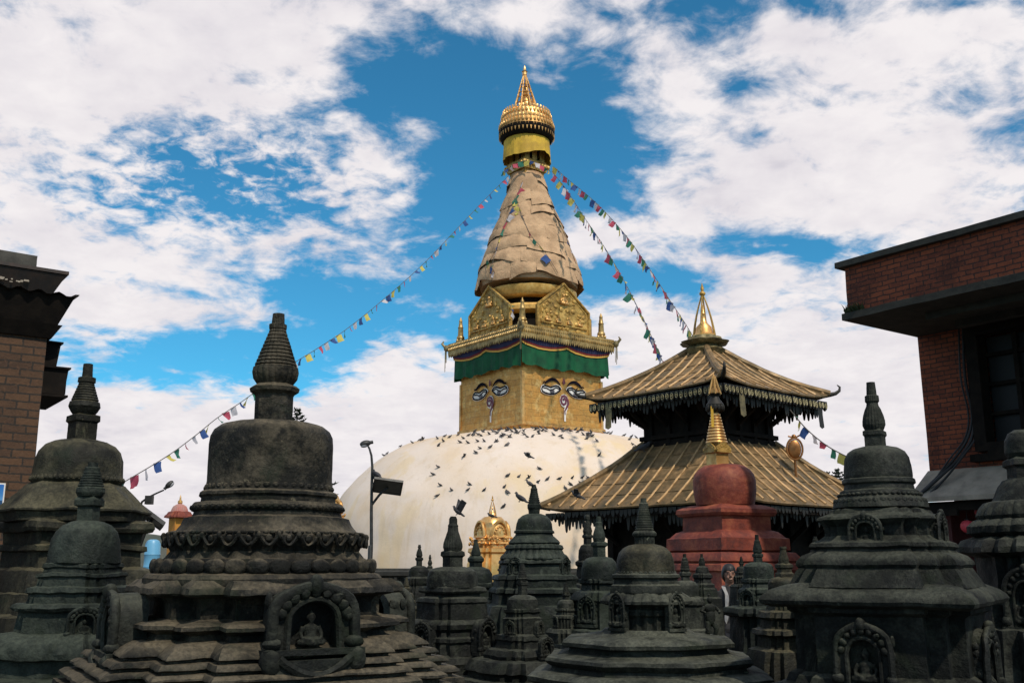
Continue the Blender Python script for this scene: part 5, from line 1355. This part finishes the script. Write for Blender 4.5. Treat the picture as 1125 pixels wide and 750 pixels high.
flag_string('prayer flag string from the spire to behind the pagoda, inner one of the right pair', px_line([(606, 188, 49.2), (622, 208, 48), (640, 236, 46), (665, 273, 43), (688, 313, 40), (708, 353, 37), (722, 383, 34.5), (730, 402, 33)]), .38, .37, 4)
flag_string('prayer flag string from the spire to the pagoda finial, outer one of the right pair', px_line([(608, 183, 49.2), (625, 198, 48), (655, 223, 46), (687, 258, 43), (714, 296, 40), (738, 333, 37), (752, 354, 35), (764, 374, 33)]), .36, .40, 5)
flag_string('short prayer flag string hanging from the right corner of the pagoda upper roof', px_line([(868, 450, 20.8), (886, 471, 20.3), (908, 489, 19.8), (930, 501, 19.3), (945, 506, 19)]), .20, .29, 6, order=(4, 0, 1, 2, 3))
def on_cone(rows, off=.10):
    out = []
    for x, y in rows:
        d = ray(x, y); h = cone_bvh.ray_cast(Vector((0, 0, EYE)), d)
        out.append((h[0] if h[0] else at(x, y, 49.0))-d*off)
    return out
flag_string('prayer flag string lying down the left side of the wrapped spire', on_cone([(574, 199), (568, 215), (560, 234), (551, 255), (545, 275), (538, 300)]), .42, .42, 8, .05)
flag_string('prayer flag string crossing the middle of the wrapped spire towards the right', on_cone([(566, 215), (574, 238), (583, 258), (594, 271), (604, 285), (613, 300)]), .38, .6, 9, .1)
flag_string('prayer flag string along the right edge of the wrapped spire', on_cone([(601, 208), (608, 228), (615, 246), (624, 266), (633, 290)]), .36, .55, 10, .1)
flag_string('prayer flag string looped across the lower left of the wrapped spire', on_cone([(535, 285), (543, 299), (551, 314), (556, 322)])+[at(560, 335, 46.8), at(566, 349, 46.6)], .34, .42, 11, .05)
flag_string('prayer flags wound round the golden frame above the wrapped spire', [Vector((gx+DX+1.25*math.cos(a), GY+1.25*math.sin(a), gz(187)+.12*math.sin(3*a)-.1)) for a in [PI*1.0+PI*i/9 for i in range(10)]], .30, .30, 12, .1)

# ------------------------------------------------------------------ pigeons
PIG = mat('slate_feathers', lambda t, co: t.mix(t.m('MULTIPLY', t.m('POWER', t.node('ShaderNodeObjectInfo').outputs['Random'], 3.0), .8), t.mix(t.ss(t.noise(co, 14, 3), .4, .6), col(0.018, 0.018, 0.021), col(0.045, 0.045, 0.052)), col(0.15, 0.14, 0.14)), .7)
def pigeon_mesh(kind):
    b = MB()
    b.ball((0, 0, .10), (.135, .062, .062), None, 12, 8, Matrix.Rotation(-.45, 4, 'Y'))
    b.tube([(.08, 0, .13), (.115, 0, .18), (.125, 0, .20)], [.048, .036, .03], 8)
    b.ball((.13, 0, .205), (.034, .028, .03), None, 10, 7); b.tube([(.155, 0, .205), (.185, 0, .195)], [.011, .003], 5)
    b.tube([(-.10, 0, .06), (-.17, 0, .028), (-.22, 0, .012)], [.035, .03, .02], 6)
    for s in (1, -1):
        if kind == 0:
            b.ball((-.03, s*.055, .105), (.13, .018, .045), None, 10, 6, Matrix.Rotation(-.42, 4, 'Y'))
        elif kind == 1:   # wings raised
            b.grid(lambda i, j: (.07-.16*i/3-.05*j/5, s*(.04+.16*(j/5)), .14+.30*(j/5)**1.1-.02*i), 3, 5)
        else:             # wings spread
            b.grid(lambda i, j: (.09-.15*i/3*(1-.5*j/6)-.07*(j/6)**2, s*(.04+.36*j/6), .13+.09*math.sin(j/6*2.4)), 3, 6)
    for s in (1, -1): b.tube([(.0, s*.025, .06), (.01, s*.025, .0), (.035, s*.025, .0)], .007, 5)
    o = b.build('pigeon', PIG, None, 60); me = o.data; bpy.data.objects.remove(o); return me
PM = [pigeon_mesh(k) for k in range(3)]
def pigeon(p, label, kind=0, s=1.0, tilt=None, group='pigeons at the white dome'):
    o = bpy.data.objects.new('pigeon', PM[kind]); C.objects.link(o); o.location = p
    o.rotation_euler = (rnd.uniform(-.2, .2), rnd.uniform(-.35, .15) if tilt is None else tilt, rnd.choice((0, PI))+rnd.uniform(-.8, .8))
    s *= rnd.uniform(.9, 1.1); o.scale = (s, s, s); tag(o, label, 'pigeon', group)
    return o
A1 = [(160,215),(135,238),(250,185),(330,160),(385,142),(405,138),(500,130),(540,150),(515,178),(555,115),(590,120),(650,105),(680,130),(657,157),(710,160),(720,108),(760,103),(778,150),(820,147),(795,198),(868,190),(765,228),(690,252),(508,328),(473,378),(522,452),(598,487),(722,445),(715,483),(828,485),(502,525),(910,148),(985,175),(988,388),(965,463),(982,503),(960,598),(855,100),(905,90),(945,115),(980,75),(960,105),(930,75),(998,120)]
B1 = [(30,160),(95,182),(5,100),(40,110),(65,130),(60,85),(100,85),(115,130),(120,100),(145,95),(170,80),(165,110),(195,100),(215,133),(250,80),(253,130),(280,85),(300,80),(290,100),(330,85),(330,100),(380,90),(375,122),(400,95),(430,85),(428,140),(465,90),(480,100),(548,90),(590,122),(640,158),(690,105),(710,100),(730,110),(810,108),(855,120),(880,135),(845,150),(860,180),(872,200),(885,215),(862,215),(662,245),(292,328),(100,370),(168,377),(228,382),(345,392),(415,390),(495,385),(555,383),(590,385),(285,410),(480,425),(540,415),(448,447),(82,440),(97,470),(75,560)]
pts = [(400+x/6.25, 460+y/6.25) for x, y in A1]+[(540+x/5.556, 455+y/5.556) for x, y in B1]
cam_o = Vector((0, 0, EYE))
pts += [(rnd.uniform(512, 656), 0) for _ in range(26)]
pts = [(x, y if y else 472.5-4.5*(1-abs(x-580)/75)+rnd.uniform(0, 8)**1.1) for x, y in pts]
for i_, (x, y) in enumerate(pts):
    h = None; yy = y
    for _ in range(60):
        h = dome_bvh.ray_cast(cam_o, ray(x, yy+1.5))
        if h[0] and (h[0]-cam_o).length < 53: break
        yy += .4
    if not h[0]: continue
    if x < 470: lbl = 'dark pigeon perched along the left shoulder of the white dome, far from the crowd'
    elif y < 481 and 500 < x < 655: lbl = 'dark pigeon in the crowded row at the foot of the gilded cube'
    elif x >= 640 and y < 500: lbl = 'dark pigeon on the dome top beside the pagoda upper roof'
    elif y < 500: lbl = 'dark pigeon on bare white dome just below the crowded row'
    elif x >= 555: lbl = 'dark pigeon in the loose row on the dome beside the lower pagoda roof'
    else: lbl = 'dark pigeon in the scattered flock on the dome above the bud-spired stupa'
    pigeon(h[0]-Vector((0, .03, 0)), lbl, 2 if i_ % 17 == 5 else 0, .6)
pigeon(at(502, 565.5, 7.4)+Vector((0, 0, 0)), 'fluttering pigeon with raised wings on the bud-shaped stupa spire', 1, .25, -.2, None)
pigeon(at(581.5, 264+270, 9.0)-Vector((0, 0, .0)), 'dark pigeon perched left of the conical green stupa tip', 0, .26, None, None)
pigeon(at(580.5, 503.5, 34), 'pigeon gliding with spread wings across the white dome', 2, .9, 0, None)
pigeon(at(540.5, 569, 29.4), 'dark pigeon sitting on the golden shrine below its pinnacle', 0, .8, None, None)
pigeon(at(571, 551, 20), 'pigeon perched on the horn at the left corner of the lower pagoda roof', 0, .75, None, None)
pigeon(at(634, 548, 21.2), 'pigeon with spread wings landing on the lower pagoda roof', 2, .75, None, None)
pigeon(at(707, 495.5, 21.8), 'dark bird perched at the upper end of the lower pagoda roof ridge', 0, .9, .0, None)
pigeon(at(413, 524, 19.9), 'pigeon resting on the bracket of the solar lamp post by the dome', 0, .6, None, None)

# ------------------------------------------------------------------ person among the stupas
pp_ = at(800.5, 619, 12.6); H = pp_.z
person = None
def human(name, X, Y, H):
    s = H/1.68
    def blend(mb, nm, m, vox, parent=None):
        o = mb.build(nm, m, None); rm = o.modifiers.new('r', 'REMESH'); rm.mode = 'VOXEL'; rm.voxel_size = vox; rm.use_smooth_shade = True
        dg = bpy.context.evaluated_depsgraph_get(); me = bpy.data.meshes.new_from_object(o.evaluated_get(dg)); old = o.data
        o.modifiers.clear(); o.data = me; bpy.data.meshes.remove(old)
        for p in me.polygons: p.use_smooth = True
        if not me.materials: me.materials.append(m)
        o.parent = parent; return o
    SKIN = mat('warm_skin', clothc((0.20, 0.10, 0.065), (0.17, 0.085, 0.055), 8), .55)
    b = MB()
    b.ball((0, 0, 1.555), (.075, .092, .105), None, 20, 14); b.ball((0, -.02, 1.49), (.055, .07, .06)); b.ball((0, -.098, 1.53), (.014, .02, .018)); b.tube([(0, -.09, 1.57), (0, -.108, 1.528)], [.009, .014], 6)
    for q in (1, -1):
        b.ball((q*.076, .01, 1.54), (.012, .022, .03)); b.ball((q*.03, -.078, 1.51), (.022, .015, .02)); b.tube([(q*.012, -.086, 1.585), (q*.05, -.078, 1.585)], .008, 5)
    b.tube([(-.022, -.089, 1.487), (.022, -.089, 1.487)], .008, 6)
    b.tube([(0, .015, 1.34), (0, .0, 1.5)], [.06, .052], 10)
    b.ball((0, .01, 1.22), (.155, .10, .17)); b.ball((0, .01, 1.02), (.13, .09, .16)); b.ball((0, .01, .90), (.16, .105, .12))
    for q in (1, -1):
        b.tube([(q*.17, .01, 1.34), (q*.205, .015, 1.08), (q*.215, -.02, .86), (q*.21, -.035, .80)], [.052, .043, .032, .027], 10)
        b.ball((q*.21, -.04, .755), (.018, .035, .045))
        for fi in range(4): b.tube([(q*.21, -.066+.017*fi, .73), (q*.212, -.07+.017*fi, .685), (q*.205, -.066+.017*fi, .655+.008*abs(fi-1))], [.009, .008, .006], 6)
        b.tube([(q*.205, -.072, .765), (q*.192, -.092, .73), (q*.188, -.095, .705)], [.01, .009, .007], 6)
        b.tube([(q*.085, .01, .9), (q*.09, .0, .5), (q*.09, .02, .1)], [.085, .06, .04], 10); b.ball((q*.09, -.04, .035), (.042, .12, .04))
    for i, v in enumerate(b.v): b.v[i] = tuple(c*s for c in v)
    root = blend(b, name, SKIN, .007)
    root.location = (X, Y, 0)
    def scaled(mb):
        mb.v = [tuple(c*s for c in v) for v in mb.v]; return mb
    b = MB(); b.ball((0, .006, 1.60), (.088, .100, .088)); b.ball((0, .055, 1.53), (.085, .065, .10))
    for q in (1, -1): b.ball((q*.076, .02, 1.55), (.02, .05, .07))
    HAIR = mat('black_hair', (0.010, 0.008, 0.007), .5)
    blend(scaled(b), 'hair', HAIR, .008, root)
    JK = mat('black_jacket_cloth', (0.012, 0.011, 0.012), .8); TR = mat('dark_trouser_cloth', (0.014, 0.015, 0.02), .85)
    b = MB(); b.ball((0, .01, 1.22), (.185, .13, .19)); b.ball((0, .01, 1.02), (.165, .12, .19)); b.ball((0, .01, .88), (.185, .13, .12)); b.tube([(0, .015, 1.3), (0, .012, 1.405)], [.12, .075], 12)
    for q in (1, -1): b.tube([(q*.16, .01, 1.345), (q*.208, .015, 1.08), (q*.216, -.02, .86), (q*.213, -.03, .825)], [.07, .06, .048, .046], 10)
    blend(scaled(b), 'jacket', JK, .009, root)
    b = MB()
    for q in (1, -1): b.tube([(q*.082, .01, .9), (q*.09, .0, .5), (q*.09, .02, .08)], [.11, .082, .07], 10)
    blend(scaled(b), 'trousers', TR, .01, root)
    b = MB()
    for q in (1, -1): b.ball((q*.09, -.045, .04), (.05, .135, .05))
    blend(scaled(b), 'shoes', JK, .01, root)
    for q in (1, -1):
        b = MB(); b.ball((q*.031, -.083, 1.562), (.014, .008, .007)); scaled(b).build('eye', HAIR, root, 60)
    b = MB()
    for q in (1, -1):
        pts = [Vector((q*.06, .05, 1.41)), Vector((q*.085, -.03, 1.39)), Vector((q*.07, -.125, 1.30)), Vector((q*.075, -.145, 1.18)), Vector((q*.085, -.14, 1.04)), Vector((q*.09, -.135, .94))]
        sp = spline(pts, 1); n = len(sp)
        b.grid(lambda i, j: sp[j]+Vector(((-.02+.02*i)*(1.1 if j < n-8 else 1.1*(n-1-j)/8+.05), -.012*math.sin(i*2+j*.3), 0)), 2, n-1)
    scaled(b).build('scarf', mat('white_scarf_cloth', (.26, .255, .25), .8), root, 60)
    return root
person = human('person', pp_.x, 12.6, H)
tag(person, 'person with dark hair in a black jacket and white scarf standing before the red stupa', 'person')
# small statue on the ledge of the scalloped stupa
q = at(781, 697, 6.1)
st = empty('stone_statue', (q.x, q.y, q.z), R(20)); tag(st, 'small pale green stone figure standing beside the scalloped-eave stupa', 'statue')
b = MB(); b.ball((0, 0, .10), (.032, .026, .055)); b.ball((0, 0, .15), (.036, .024, .03)); b.ball((0, -.002, .198), (.016, .017, .021)); b.tube([(0, 0, .16), (0, 0, .19)], .01, 6); b.ball((0, .002, .222), (.009, .009, .012))
for s in (1, -1):
    b.tube([(s*.034, 0, .16), (s*.06, -.004, .135), (s*.045, -.03, .125)], [.011, .010, .008], 6); b.tube([(s*.018, 0, .07), (s*.028, -.02, .035), (s*.026, -.006, 0)], [.018, .016, .013], 7)
b.rough(.002, 60, 2); b.build('figure', STONE_GREY, st, 70)
b = MB(); b.sweep(SECS['s'], [(-.35, .075), (-.03, .065), (-.025, .055), (0, .05)]); b.rough(.004, 20, 1); b.build('pedestal', STONE_GREY, st)
